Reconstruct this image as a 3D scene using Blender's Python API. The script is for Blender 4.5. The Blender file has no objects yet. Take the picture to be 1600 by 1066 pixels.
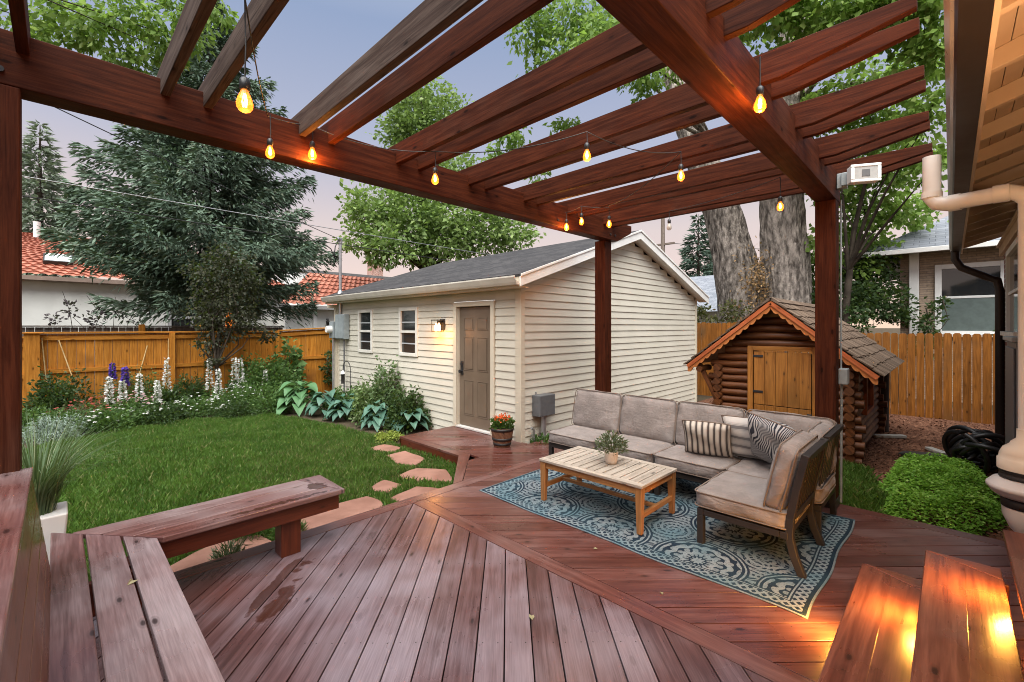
import bpy, math, random
import numpy as np
from mathutils import Vector, Matrix
R = math.radians
S = bpy.context.scene
C = S.collection
random.seed(7)
rng = np.random.default_rng(7)

# ---------------------------------------------------------------- camera, world, sun, exposure
cam_data = bpy.data.cameras.new('camera'); cam = bpy.data.objects.new('camera', cam_data); C.objects.link(cam)
cam.location = (0, 0, 1.72); cam.rotation_euler = (R(90), 0, R(44.5 - 90))
cam_data.sensor_width = 36; cam_data.lens = 698 / 1600 * 36; cam_data.shift_y = -22 / 1600
cam_data.clip_start = .05; cam_data.clip_end = 3000
S.camera = cam
SUN_EL, SUN_AZ = R(62), R(217)          # soft light from high up behind the viewer
world = bpy.data.worlds.new('World'); S.world = world; world.use_nodes = True
wn = world.node_tree; wn.nodes.clear()
wo = wn.nodes.new('ShaderNodeOutputWorld'); wb = wn.nodes.new('ShaderNodeBackground'); wb2 = wn.nodes.new('ShaderNodeBackground')
sky = wn.nodes.new('ShaderNodeTexSky'); sky.sky_type = 'NISHITA'; sky.sun_disc = False
sky.sun_elevation = SUN_EL; sky.sun_rotation = R(90) - SUN_AZ; sky.altitude = 1600
wb.inputs['Strength'].default_value = .015
tc = wn.nodes.new('ShaderNodeTexCoord'); sx = wn.nodes.new('ShaderNodeSeparateXYZ'); rp = wn.nodes.new('ShaderNodeValToRGB')
wn.links.new(tc.outputs['Generated'], sx.inputs[0]); wn.links.new(sx.outputs['Z'], rp.inputs[0])
cr = rp.color_ramp                       # dusk air: peach at the horizon, lavender, then slate blue
for p, c in ((0, (.84, .55, .41)), (.10, (.82, .57, .45)), (.20, (.74, .58, .50)), (.34, (.47, .47, .56)), (.55, (.29, .36, .52)), (1, (.20, .27, .44))):
    e = cr.elements[0] if p == 0 else cr.elements.new(p)
    e.position = p; e.color = (*c, 1)
cr.elements.remove(cr.elements[-1])
add = wn.nodes.new('ShaderNodeAddShader')
wn.links.new(sky.outputs[0], wb.inputs[0]); wn.links.new(rp.outputs[0], wb2.inputs[0]); wb2.inputs[1].default_value = .42
wn.links.new(wb.outputs[0], add.inputs[0]); wn.links.new(wb2.outputs[0], add.inputs[1]); wn.links.new(add.outputs[0], wo.inputs[0])
sun_d = bpy.data.lights.new('sun', 'SUN'); sun_d.energy = 4.1; sun_d.angle = R(68); sun_d.color = (1, .975, .94)
sun = bpy.data.objects.new('sun', sun_d); C.objects.link(sun)
sun.rotation_euler = Vector((math.cos(SUN_AZ) * math.cos(SUN_EL), math.sin(SUN_AZ) * math.cos(SUN_EL), math.sin(SUN_EL))).to_track_quat('Z', 'Y').to_euler()
S.view_settings.view_transform = 'Standard'; S.view_settings.look = 'None'; S.view_settings.gamma = 1
S.view_settings.exposure = 1.2
S.render.engine = 'CYCLES'
S.cycles.use_denoising = True; S.cycles.filter_width = 1.0
S.cycles.max_bounces = 6; S.cycles.diffuse_bounces = 3; S.cycles.glossy_bounces = 3; S.cycles.transparent_max_bounces = 8; S.cycles.transmission_bounces = 4
S.cycles.caustics_reflective = False; S.cycles.caustics_refractive = False

# ---------------------------------------------------------------- shader helpers
class V:
    """a shader value with arithmetic: every operator adds one Math node"""
    def __init__(s, nt, sock): s.nt, s.k = nt, sock
    def m(s, op, b=None, c=None):
        n = s.nt.nodes.new('ShaderNodeMath'); n.operation = op
        for i, x in enumerate((s, b, c)):
            if x is None: continue
            if isinstance(x, V): s.nt.links.new(x.k, n.inputs[i])
            else: n.inputs[i].default_value = x
        return V(s.nt, n.outputs[0])
    def __add__(s, b): return s.m('ADD', b)
    def __sub__(s, b): return s.m('SUBTRACT', b)
    def __mul__(s, b): return s.m('MULTIPLY', b)
    def __truediv__(s, b): return s.m('DIVIDE', b)
    def gt(s, b): return s.m('GREATER_THAN', b)
    def lt(s, b): return s.m('LESS_THAN', b)
    def fr(s): return s.m('FRACT')
    def ab(s): return s.m('ABSOLUTE')
    def sin(s): return s.m('SINE')
    def mn(s, b): return s.m('MINIMUM', b)
    def mx(s, b): return s.m('MAXIMUM', b)
    def pw(s, b): return s.m('POWER', b)
    def sm(s, a, b):
        n = s.nt.nodes.new('ShaderNodeMapRange'); n.interpolation_type = 'SMOOTHSTEP'
        s.nt.links.new(s.k, n.inputs[0]); n.inputs[1].default_value = a; n.inputs[2].default_value = b
        return V(s.nt, n.outputs[0])

class M:
    """a Principled material with a few shortcuts"""
    def __init__(s, name, rough=.6, spec=.4, metal=0, coat=0, base=(.5, .5, .5)):
        s.mat = bpy.data.materials.new(name); s.mat.use_nodes = True; s.nt = s.mat.node_tree
        s.b = s.nt.nodes['Principled BSDF']; s.out = s.nt.nodes['Material Output']
        s.set('Roughness', rough); s.set('Specular IOR Level', spec); s.set('Metallic', metal); s.set('Coat Weight', coat); s.set('Coat Roughness', .22); s.set('Base Color', (*base, 1))
    def set(s, n, v):
        if isinstance(v, V): s.nt.links.new(v.k, s.b.inputs[n])
        elif hasattr(v, 'is_output'): s.nt.links.new(v, s.b.inputs[n])
        else: s.b.inputs[n].default_value = v
    def node(s, t): return s.nt.nodes.new('ShaderNode' + t)
    def co(s, what='Object', scale=(1, 1, 1), loc=(0, 0, 0)):
        if what == 'World':
            o = s.node('NewGeometry').outputs['Position']
        else: o = s.node('TexCoord').outputs[what]
        mp = s.node('Mapping'); s.nt.links.new(o, mp.inputs[0]); mp.inputs['Scale'].default_value = scale; mp.inputs['Location'].default_value = loc
        return mp.outputs[0]
    def sep(s, vec):
        n = s.node('SeparateXYZ'); s.nt.links.new(vec, n.inputs[0]); return [V(s.nt, n.outputs[i]) for i in range(3)]
    def noise(s, vec, scale, detail=4, rough=.55, dist=0):
        n = s.node('TexNoise'); s.nt.links.new(vec, n.inputs['Vector'])
        n.inputs['Scale'].default_value = scale; n.inputs['Detail'].default_value = detail; n.inputs['Roughness'].default_value = rough; n.inputs['Distortion'].default_value = dist
        return V(s.nt, n.outputs[0])
    def voro(s, vec, scale, out='Distance', rand=1):
        n = s.node('TexVoronoi'); s.nt.links.new(vec, n.inputs['Vector']); n.inputs['Scale'].default_value = scale; n.inputs['Randomness'].default_value = rand
        return V(s.nt, n.outputs[out]) if out == 'Distance' else n.outputs[out]
    def isl(s): return V(s.nt, s.node('NewGeometry').outputs['Random Per Island'])
    def mix(s, f, a, b, mode='MIX'):
        n = s.node('Mix'); n.data_type = 'RGBA'; n.blend_type = mode
        for i, x in ((0, f), (6, a), (7, b)):
            if isinstance(x, V): s.nt.links.new(x.k, n.inputs[i])
            elif hasattr(x, 'is_output'): s.nt.links.new(x, n.inputs[i])
            elif i == 0: n.inputs[0].default_value = x
            else: n.inputs[i].default_value = (*x, 1)
        return n.outputs[2]
    def ramp(s, f, stops):
        n = s.node('ValToRGB'); s.nt.links.new(f.k, n.inputs[0]); e = n.color_ramp.elements
        while len(e) < len(stops): e.new(.5)
        for q, (p, c) in zip(e, stops): q.position = p; q.color = (*c, 1)
        return n.outputs[0]
    def val(s, col, f):
        """scale a colour's value by f (V)"""
        n = s.node('HueSaturation'); s.nt.links.new(col, n.inputs['Color']); s.nt.links.new(f.k, n.inputs['Value']); return n.outputs[0]
    def bump(s, h, strength=.3, dist=.01):
        n = s.node('Bump'); n.inputs['Strength'].default_value = strength; n.inputs['Distance'].default_value = dist
        s.nt.links.new(h.k, n.inputs['Height']); s.nt.links.new(n.outputs[0], s.b.inputs['Normal'])

def simple(name, c1, c2, scale=6, rough=.6, spec=.3, coords='Object', stretch=(1, 1, 1), bump=0, bscale=60, island=0, metal=0, coat=0, detail=5, bdist=.004):
    m = M(name, rough, spec, metal, coat); v = m.co(coords, stretch)
    n = m.noise(v, scale, detail); col = m.mix(n.sm(.3, .7), c1, c2)
    if island: col = m.val(col, m.isl() * island + (1 - island / 2))
    m.set('Base Color', col)
    if bump: m.bump(m.noise(v, bscale, 4), bump, bdist)
    return m.mat

def plank(name, c1, c2, worn_or_sheen=None, worn_or_sheen_amt=0, rough=.5, spec=.35, coat=0, island=.35, bump=.25, knots=True, scale=1.0, wet=None, streak=.2, wns=5.0):
    """wood whose grain follows the UV u direction (metres along the board)"""
    m = M(name, rough, spec, 0, coat); uv = m.co('UV')
    u1 = m.co('UV', (1.6 * scale, 26 * scale, 1)); u2 = m.co('UV', (5 * scale, 130 * scale, 1)); wp = m.co('World')
    g = m.noise(u1, 1, 4, .6, .6); f = m.noise(u2, 1, 3, .6)
    col = m.mix(g.sm(.3, .7), c1, c2)
    isl = m.isl(); st = m.noise(m.co('UV', (2.2 * scale, 75 * scale, 1)), 1, 2, .5, .4).sm(.56, .68)
    col = m.mix(st * streak, col, tuple(x * .35 for x in c1))
    if worn_or_sheen:
        w = m.noise(wp, 1.1, 3, .6) + (isl - .5) * .22 + (f - .5) * .1 + (g - .5) * .25
        col = m.mix(w.sm(.58 - worn_or_sheen_amt, .98 - worn_or_sheen_amt), col, worn_or_sheen)
    if knots:
        kd = m.voro(m.co('UV', (3.4, 9, 1)), 1.0); k = kd.sm(.13, .06); rg_ = (kd * 55).sin() * .5 + .5; col = m.mix(kd.sm(.30, .10) * rg_ * .35, col, tuple(x * .5 for x in c1))
        col = m.mix(k * .85, col, tuple(x * .22 for x in c1))
    col = m.val(col, (f.sm(.25, .75) * .34 + .83) * (isl * island + (1 - island / 2)))
    r = g * .10 + m.noise(wp, 1.7, 3).sm(.3, .7) * .22 + (rough - .15)
    if wet:
        x, y, z = m.sep(wp); nn = m.noise(wp, wns, 3, .6)
        mask = None
        for (cx, cy, rx, ry, an) in wet:
            ca, sa = math.cos(R(an)), math.sin(R(an))
            a = ((x - cx) * ca + (y - cy) * sa) / rx; b = ((y - cy) * ca - (x - cx) * sa) / ry
            d = (a * a + b * b) * -.55 + nn * .9 + .35
            mask = d if mask is None else mask.mx(d)
        mk = (mask + (isl - .5) * .5).sm(.50, .60)
        col = m.mix(mk * .75, col, (.036, .010, .004)); r = r * (mk * -.9 + 1) + mk * .03
    m.set('Base Color', col); m.set('Roughness', r)
    m.bump(f * .5 + g * .6, bump * .6, .003)
    return m.mat

def flat(name, c, rough=.5, spec=.4, metal=0, emit=None, es=0, coat=0):
    m = M(name, rough, spec, metal, coat, c)
    n = m.noise(m.co('Object'), 9, 3); m.set('Roughness', n * .15 + (rough - .07))
    if not emit:
        m.set('Base Color', m.mix(n.sm(.3, .7), tuple(x * .88 for x in c), tuple(min(1, x * 1.1) for x in c)))
    if emit: m.set('Emission Color', (*emit, 1)); m.set('Emission Strength', es)
    return m.mat

def leafmat(name, c1, c2, c3=None, trans=.35, rough=.55, big=.5):
    """leaf: colour varies by leaf and by clump, some light passes through"""
    m = M(name, rough, .25); isl = m.isl(); n = m.noise(m.co('World'), big, 3)
    col = m.mix((isl * .6 + n.sm(.3, .7) * .4), c1, c2)
    if c3: col = m.mix(isl.gt(.9) * .7, col, c3)
    m.set('Base Color', col)
    if trans:
        t = m.node('BsdfTranslucent'); m.nt.links.new(m.mix(.35, col, (.25, .4, .03)), t.inputs[0])
        mx = m.node('MixShader'); mx.inputs[0].default_value = trans
        m.nt.links.new(m.b.outputs[0], mx.inputs[1]); m.nt.links.new(t.outputs[0], mx.inputs[2]); m.nt.links.new(mx.outputs[0], m.out.inputs[0])
    return m.mat

# ---------------------------------------------------------------- mesh helpers
LOC = {}
def tag(o, label=None, cat=None, group=None, kind=None):
    if label: o['label'] = label
    if cat: o['category'] = cat
    if group: o['group'] = group
    if kind: o['kind'] = kind
    return o
def thing(name, label, cat, loc=(0, 0, 0), group=None, rz=0):
    o = bpy.data.objects.new(name, None); C.objects.link(o); o.location = loc; o.rotation_euler.z = rz; o.empty_display_size = .2
    LOC[o] = Vector(loc); return tag(o, label, cat, group)
def dup(root, loc=None, rz=None, label=None):
    r = root.copy(); C.objects.link(r)
    if loc is not None: r.location = loc
    if rz is not None: r.rotation_euler.z = rz
    if label: r['label'] = label
    LOC[r] = Vector(r.location)
    for ch in root.children:
        c = ch.copy(); C.objects.link(c); c.parent = r
        for g in ch.children:
            d = g.copy(); C.objects.link(d); d.parent = c
    return r

def link(me, name, parent=None, mats=None):
    o = bpy.data.objects.new(name, me); C.objects.link(o)
    if parent is not None:
        o.parent = parent
    for m in (mats if isinstance(mats, (list, tuple)) else [mats]):
        if m is not None: me.materials.append(m)
    return o
def rootloc(p):
    while p is not None:
        if p in LOC: return LOC[p]
        p = p.parent
    return Vector((0, 0, 0))

class MB:
    def __init__(s): s.v, s.f, s.u, s.mi, s.sm = [], [], [], [], []
    def face(s, pts, uv=None, m=0, sm=False):
        i = len(s.v); s.v += [tuple(p) for p in pts]; s.f.append(tuple(range(i, i + len(pts))))
        s.u += uv if uv else [(p[0] + p[2] * .3, p[1] + p[2]) for p in pts]; s.mi.append(m); s.sm.append(sm)
        return s
    def poly(s, verts, faces, g=None, m=0, sm=False, uvs=None):
        """shared vertices; uv from grain direction g"""
        i = len(s.v); s.v += [tuple(p) for p in verts]; off = (random.random() * 9, random.random() * 9)
        for k, f in enumerate(faces):
            s.f.append(tuple(i + j for j in f)); s.mi.append(m); s.sm.append(sm)
            if uvs: s.u += [uvs[j] for j in f]; continue
            P = [Vector(verts[j]) for j in f]; n = (P[1] - P[0]).cross(P[2] - P[1])
            if n.length < 1e-9: n = Vector((0, 0, 1))
            n.normalize(); gg = Vector(g) if g else Vector((1, 0, 0))
            a = gg - n * gg.dot(n)
            if a.length < .2: a = n.orthogonal()
            a.normalize(); b = n.cross(a)
            s.u += [(p.dot(a) + off[0], p.dot(b) + off[1]) for p in P]
        return s
    def hexa(s, c, g=None, m=0):
        return s.poly(c, [(0, 3, 2, 1), (4, 5, 6, 7), (0, 1, 5, 4), (1, 2, 6, 5), (2, 3, 7, 6), (3, 0, 4, 7)], g, m)
    def bx(s, x0, x1, y0, y1, z0, z1, m=0, g=None):
        d = (abs(x1 - x0), abs(y1 - y0), abs(z1 - z0)); k = d.index(max(d))
        g = g or [(1, 0, 0), (0, 1, 0), (0, 0, 1)][k]
        x0, x1 = min(x0, x1), max(x0, x1); y0, y1 = min(y0, y1), max(y0, y1); z0, z1 = min(z0, z1), max(z0, z1)
        return s.hexa([(x0, y0, z0), (x1, y0, z0), (x1, y1, z0), (x0, y1, z0), (x0, y0, z1), (x1, y0, z1), (x1, y1, z1), (x0, y1, z1)], g, m)
    def bar(s, p0, p1, w, h, up=(0, 0, 1), m=0):
        p0, p1 = Vector(p0), Vector(p1); d = (p1 - p0).normalized(); up = Vector(up)
        a = d.cross(up)
        if a.length < 1e-6: a = d.orthogonal()
        a.normalize(); b = a.cross(d).normalized(); a *= w / 2; b *= h / 2
        return s.hexa([p0 - a - b, p0 + a - b, p0 + a + b, p0 - a + b, p1 - a - b, p1 + a - b, p1 + a + b, p1 - a + b], d, m)
    def prism(s, pts, off, m=0, g=None):
        """polygon pts (3D, planar) swept by off"""
        off = Vector(off); n = len(pts); P = [Vector(p) for p in pts]; Q = [p + off for p in P]
        nn = Vector((0, 0, 0))
        for i in range(n): nn += P[i].cross(P[(i + 1) % n])
        if nn.dot(off) > 0: P, Q = Q, P
        fs = [tuple(range(n)), tuple(range(2 * n - 1, n - 1, -1))] + [(i, i + n, (i + 1) % n + n, (i + 1) % n) for i in range(n)]
        return s.poly(P + Q, fs, g or (P[1] - P[0]).normalized(), m)
    def tube(s, pts, r, n=8, m=0, caps=True, sm=True):
        pts = [Vector(p) for p in pts]; k = len(pts); rs = r if isinstance(r, (list, tuple)) else [r] * k
        vs, uv = [], []; prev = None; L = 0
        for i, p in enumerate(pts):
            t = (pts[min(i + 1, k - 1)] - pts[max(i - 1, 0)]); t = t.normalized() if t.length > 1e-9 else Vector((0, 0, 1))
            a = (prev - t * prev.dot(t)) if prev is not None else t.orthogonal()
            if a.length < 1e-6: a = t.orthogonal()
            a.normalize(); prev = a; b = t.cross(a)
            if i: L += (pts[i] - pts[i - 1]).length
            for j in range(n):
                q = 2 * math.pi * j / n; vs.append(p + (a * math.cos(q) + b * math.sin(q)) * rs[i]); uv.append((L, rs[i] * 6.283 * j / n))
        fs = [(i * n + j, i * n + (j + 1) % n, (i + 1) * n + (j + 1) % n, (i + 1) * n + j) for i in range(k - 1) for j in range(n)]
        s.poly(vs, fs, m=m, sm=sm, uvs=uv)
        if caps:
            s.poly(vs[:n], [tuple(range(n - 1, -1, -1))], m=m); s.poly(vs[-n:], [tuple(range(n))], m=m)
        return s
    def lathe(s, c, prof, n=20, m=0, sm=True):
        c = Vector(c); vs, uv = [], []
        for (r, z) in prof:
            for j in range(n):
                q = 2 * math.pi * j / n; vs.append(c + Vector((r * math.cos(q), r * math.sin(q), z))); uv.append((z, r * q))
        fs = [(i * n + j, i * n + (j + 1) % n, (i + 1) * n + (j + 1) % n, (i + 1) * n + j) for i in range(len(prof) - 1) for j in range(n)]
        s.poly(vs, fs, m=m, sm=sm, uvs=uv)
        if prof[0][0] > 1e-4: s.poly(vs[:n], [tuple(range(n - 1, -1, -1))], m=m)
        if prof[-1][0] > 1e-4: s.poly(vs[-n:], [tuple(range(n))], m=m)
        return s
    def build(s, name, mats, parent=None, bevel=0, seg=2, label=None):
        off = rootloc(parent); me = bpy.data.meshes.new(name)
        me.from_pydata([(x - off.x, y - off.y, z - off.z) for x, y, z in s.v], [], s.f)
        ul = me.uv_layers.new(name='UVMap'); ul.data.foreach_set('uv', np.array(s.u, dtype='f4').ravel())
        me.polygons.foreach_set('material_index', s.mi); me.polygons.foreach_set('use_smooth', s.sm); me.update()
        o = link(me, name, parent, mats)
        if bevel:
            b = o.modifiers.new('bevel', 'BEVEL'); b.width = bevel; b.segments = seg; b.limit_method = 'ANGLE'; b.angle_limit = R(40)
        if label: o['label'] = label
        return o

def npmesh(name, verts, faces, mats, parent=None, smooth=False, uv=None):
    """verts (N,3), faces (F,k) numpy"""
    off = rootloc(parent); me = bpy.data.meshes.new(name); k = faces.shape[1]
    me.vertices.add(len(verts)); me.vertices.foreach_set('co', (verts - np.array(off)).astype('f4').ravel())
    me.loops.add(faces.size); me.loops.foreach_set('vertex_index', faces.astype('i4').ravel())
    me.polygons.add(len(faces)); me.polygons.foreach_set('loop_start', np.arange(0, faces.size, k, dtype='i4'))
    if smooth: me.polygons.foreach_set('use_smooth', np.ones(len(faces), dtype=bool))
    if uv is not None:
        ul = me.uv_layers.new(name='UVMap'); ul.data.foreach_set('uv', uv[faces.ravel()].astype('f4').ravel())
    me.update(calc_edges=True)
    return link(me, name, parent, mats)

def nrm(a): return a / np.maximum(np.linalg.norm(a, axis=1, keepdims=True), 1e-9)
def leaves(name, P, D, L, W, mat, parent=None, bend=.25, up=None, kite=.45):
    """one folded kite-shaped leaf at every point P along direction D"""
    n = len(P); D = nrm(D); L = np.broadcast_to(L, n)[:, None]; W = np.broadcast_to(W, n)[:, None]
    ref = rng.normal(size=(n, 3)) if up is None else np.broadcast_to(np.array(up, float), (n, 3)) + rng.normal(size=(n, 3)) * .35
    Sd = nrm(np.cross(D, ref)); Nn = np.cross(Sd, D)
    v = np.empty((n, 4, 3)); v[:, 0] = P; v[:, 1] = P + D * L * kite + Sd * W / 2 + Nn * L * bend * .3
    v[:, 2] = P + D * L - Nn * L * bend * .5; v[:, 3] = P + D * L * kite - Sd * W / 2 + Nn * L * bend * .3
    return npmesh(name, v.reshape(-1, 3), np.arange(n * 4).reshape(-1, 4), mat, parent)
def leaves_raw(P, D, L, W, bend=.25, kite=.45):
    n = len(P); D = nrm(D); L = np.broadcast_to(L, n)[:, None]; W = np.broadcast_to(W, n)[:, None]
    Sd = nrm(np.cross(D, rng.normal(size=(n, 3)))); Nn = np.cross(Sd, D)
    v = np.empty((n, 4, 3)); v[:, 0] = P; v[:, 1] = P + D * L * kite + Sd * W / 2 + Nn * L * bend * .3
    v[:, 2] = P + D * L - Nn * L * bend * .5; v[:, 3] = P + D * L * kite - Sd * W / 2 + Nn * L * bend * .3
    return v

def clip(poly, a, b):
    """keep the part of the 2D polygon left of the line a->b"""
    out = []; n = len(poly)
    def sd(p): return (b[0] - a[0]) * (p[1] - a[1]) - (b[1] - a[1]) * (p[0] - a[0])
    for i in range(n):
        p, q = poly[i], poly[(i + 1) % n]; sp, sq = sd(p), sd(q)
        if sp >= 0: out.append(p)
        if (sp >= 0) != (sq >= 0):
            t = sp / (sp - sq); out.append((p[0] + (q[0] - p[0]) * t, p[1] + (q[1] - p[1]) * t))
    return out
SCREWS = []
def boards(mb, region, d, pitch, gap, z0, z1, shift=0, m=0):
    """fill a convex ccw region with boards along the unit direction d"""
    nx, ny = -d[1], d[0]; ts = [p[0] * nx + p[1] * ny for p in region]; ss = [p[0] * d[0] + p[1] * d[1] for p in region]
    t = math.floor((min(ts) - shift) / pitch) * pitch + shift
    while t < max(ts):
        a, b = t + gap / 2, t + pitch - gap / 2; s0, s1 = min(ss) - 1, max(ss) + 1
        st = [(d[0] * s0 + nx * a, d[1] * s0 + ny * a), (d[0] * s1 + nx * a, d[1] * s1 + ny * a), (d[0] * s1 + nx * b, d[1] * s1 + ny * b), (d[0] * s0 + nx * b, d[1] * s0 + ny * b)]
        for i in range(len(region)):
            st = clip(st, region[i], region[(i + 1) % len(region)])
            if len(st) < 3: break
        if len(st) >= 3:
            dz = random.uniform(-.0015, .0015)
            mb.prism([(x, y, z0) for x, y in st], (0, 0, z1 - z0 + dz), m=m, g=(d[0], d[1], 0))
            sa = min(x * d[0] + y * d[1] for x, y in st); sb = max(x * d[0] + y * d[1] for x, y in st); k = math.ceil((sa + .12) / .406) * .406
            while k < sb - .12:
                for o in (.042, -.042): tt = (a + b) / 2 + o; SCREWS.append((d[0] * k + nx * tt + random.uniform(-.004, .004), d[1] * k + ny * tt, z1 + dz))
                k += .406
        t += pitch

# ---------------------------------------------------------------- materials
DECK = plank('deck_boards', (.064, .025, .022), (.115, .050, .047), (.185, .148, .168), .25, rough=.33, spec=.6, coat=.25, island=.34, bump=.22,  # lavender third tone: weathering plus sky reflection painted into the near boards
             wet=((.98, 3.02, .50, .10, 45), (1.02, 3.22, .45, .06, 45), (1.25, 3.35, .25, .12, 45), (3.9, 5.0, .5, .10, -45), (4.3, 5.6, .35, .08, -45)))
DECKR = plank('deck_boards_red', (.066, .019, .014), (.122, .040, .029), (.14, .085, .08), .10, rough=.33, spec=.55, coat=.22, island=.34, bump=.22,
              wet=((3.9, 5.0, .5, .06, -45), (4.3, 5.6, .35, .06, -45), (4.4, 4.2, .4, .05, -45)))
BENCH = plank('bench_boards', (.085, .034, .031), (.15, .066, .061), (.235, .19, .20), .28, rough=.34, spec=.5, coat=.12, island=.3, bump=.22)
BENCHWET = plank('bench_boards_wet', (.09, .032, .028), (.15, .06, .05), (.22, .17, .17), .22, rough=.30, spec=.5, coat=.15, island=.3,
                 wet=((1.15, 3.53, .65, .05, 0), (1.5, 3.7, .10, .12, 0)), wns=17)
FASCIA = plank('stained_fascia', (.055, .011, .005), (.095, .021, .009), rough=.42, island=.2)
STEP = plank('step_boards', (.095, .028, .018), (.17, .06, .038), (.15, .09, .075), .05, rough=.33, spec=.5, coat=.12, island=.25, bump=.3, scale=.8)
PERG = plank('rough_sawn_stain', (.034, .0082, .0036), (.078, .0205, .0085), (.06, .034, .025), .08, rough=.62, spec=.08, island=.3, bump=.6, scale=1.5)
GREYW = plank('weathered_rafter', (.045, .027, .021), (.095, .067, .054), (.135, .108, .094), .1, rough=.8, spec=.1, island=.2, bump=.8, streak=.6)
FENCE = plank('cedar_fence', (.35, .128, .014), (.56, .235, .034), (.18, .07, .016), .06, rough=.65, spec=.2, island=.35, bump=.3)
FENCE2 = plank('side_fence', (.16, .056, .008), (.31, .115, .018), (.11, .055, .02), .1, rough=.7, spec=.2, island=.45, bump=.35)
DARKFENCE = plank('grey_alley_fence', (.09, .075, .065), (.16, .13, .11), rough=.8, island=.4)
LOG = plank('log_wood', (.05, .017, .005), (.145, .048, .013), (.022, .011, .007), .1, rough=.5, island=.4, bump=.5)
PDOOR = plank('playhouse_door_wood', (.22, .082, .014), (.39, .16, .031), (.15, .07, .02), .1, rough=.5, island=.3)
BARGE = plank('bargeboard_wood', (.34, .11, .028), (.52, .19, .055), rough=.5, island=.2)
SHAKE = plank('cedar_shakes', (.078, .054, .038), (.165, .118, .086), (.05, .036, .027), .1, rough=.85, spec=.1, island=.6, bump=.7)
TEAK = plank('teak', (.26, .115, .038), (.40, .195, .07), rough=.45, island=.2)
TEAKTOP = plank('weathered_teak', (.30, .26, .21), (.44, .39, .33), (.22, .16, .11), .05, rough=.6, island=.3, bump=.3)
SIDING = simple('beige_siding', (.52, .495, .41), (.585, .555, .47), 1.2, .5, .3, bump=.05, bscale=30, island=.06)
TRIM = simple('beige_trim', (.52, .47, .37), (.58, .53, .42), 2, .5, .3)
WHITE = simple('white_paint', (.70, .70, .67), (.80, .80, .77), 3, .45, .35)
DOORP = simple('brown_door_paint', (.135, .10, .07), (.16, .12, .085), 3, .4, .4, bump=.05)
BLACKM = flat('black_metal', (.018, .018, .02), .4, .5)
DARKM = flat('dark_bronze_frame', (.022, .019, .018), .45, .45)
GREYM = flat('grey_enamel', (.26, .30, .31), .4, .4)
GREYD = flat('dark_grey_box', (.11, .115, .12), .45, .4)
STEEL = flat('galvanised_steel', (.45, .46, .47), .35, .5, .8)
BROWNM = flat('brown_gutter', (.02, .0125, .009), .4, .3)
GUTT = flat('gutter_face', (.34, .33, .32), .3, .5)
PVC = simple('weathered_pvc', (.62, .61, .58), (.72, .71, .68), 3, .4, .4)
CREAM = simple('cream_plastic', (.58, .53, .43), (.68, .63, .53), 3, .4, .4)
RUBBER = flat('rubber', (.02, .02, .02), .5, .4)
SHING = None
def shingle(name, a, b, c):
    m = M(name, .85, .15); v = m.co('UV')
    br = m.node('TexBrick'); m.nt.links.new(v, br.inputs[0]); br.inputs['Scale'].default_value = 1
    br.inputs['Brick Width'].default_value = .30; br.inputs['Row Height'].default_value = .14; br.inputs['Mortar Size'].default_value = .006; br.offset = .37
    br.inputs['Color1'].default_value = (*a, 1); br.inputs['Color2'].default_value = (*b, 1); br.inputs['Mortar'].default_value = (*[x * .45 for x in a], 1)
    n = m.noise(m.co('UV'), 3, 4); n2 = m.noise(m.co('UV'), 90, 2)
    m.set('Base Color', m.val(m.mix(n.sm(.45, .75) * .5, br.outputs[0], c), n2 * .8 + .6)); m.bump(V(m.nt, br.outputs['Fac']) * -1 + n2 * .3, .5, .01)
    return m.mat
SHING = shingle('dark_shingles', (.038, .037, .039), (.066, .063, .064), (.03, .03, .033))
SHING2 = shingle('blue_grey_shingles', (.15, .165, .19), (.24, .255, .28), (.18, .19, .22))
def brickmat(name, a, b, mort, w=.21, h=.075, ms=.011):
    m = M(name, .85, .2); v = m.co('UV'); br = m.node('TexBrick'); m.nt.links.new(v, br.inputs[0]); br.inputs['Scale'].default_value = 1
    br.inputs['Brick Width'].default_value = w; br.inputs['Row Height'].default_value = h; br.inputs['Mortar Size'].default_value = ms
    br.inputs['Color1'].default_value = (*a, 1); br.inputs['Color2'].default_value = (*b, 1); br.inputs['Mortar'].default_value = (*mort, 1)
    n = m.noise(v, 14, 4); m.set('Base Color', m.val(br.outputs[0], n * .9 + .55)); m.bump(V(m.nt, br.outputs['Fac']) * -1 + n * .4, .6, .01)
    return m.mat
REDBRICK = brickmat('red_brick', (.16, .045, .03), (.24, .075, .05), (.42, .38, .33))
TANBRICK = brickmat('tan_brick', (.30, .225, .16), (.40, .31, .23), (.24, .19, .15), .30, .06, .008)
STUCCO = simple('white_stucco', (.66, .67, .63), (.76, .77, .73), 1.5, .85, .15, bump=.3, bscale=120)
SOFFIT = simple('tan_soffit', (.50, .36, .23), (.60, .45, .30), 2, .6, .25, bump=.1, bscale=20)
GLASS = M('window_glass', .06, .8, 0, 0, (.018, .022, .024)).mat
def fabric(name, c1, c2, b=.25):
    m = M(name, .85, .15); v = m.co('Object'); n = m.noise(v, 5, 5, .6); w = m.noise(v, 420, 1); wr = m.noise(m.co('Object', (1, 1, 2.2)), 9, 3, .5, 1.2)
    m.set('Base Color', m.val(m.mix(n.sm(.25, .75), c1, c2), w * .35 + .82)); m.set('Sheen Weight', .15); m.bump(wr + m.noise(m.co('Object', (3.5, 1, 1)), 5, 2, .5, 1.5) * .9 + w * .06, b * 1.5, .025)
    return m.mat
TAUPE = fabric('taupe_cushion', (.185, .162, .15), (.275, .242, .224))
TAUPEP = fabric('taupe_piping', (.16, .12, .10), (.2, .16, .13), .05)

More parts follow.
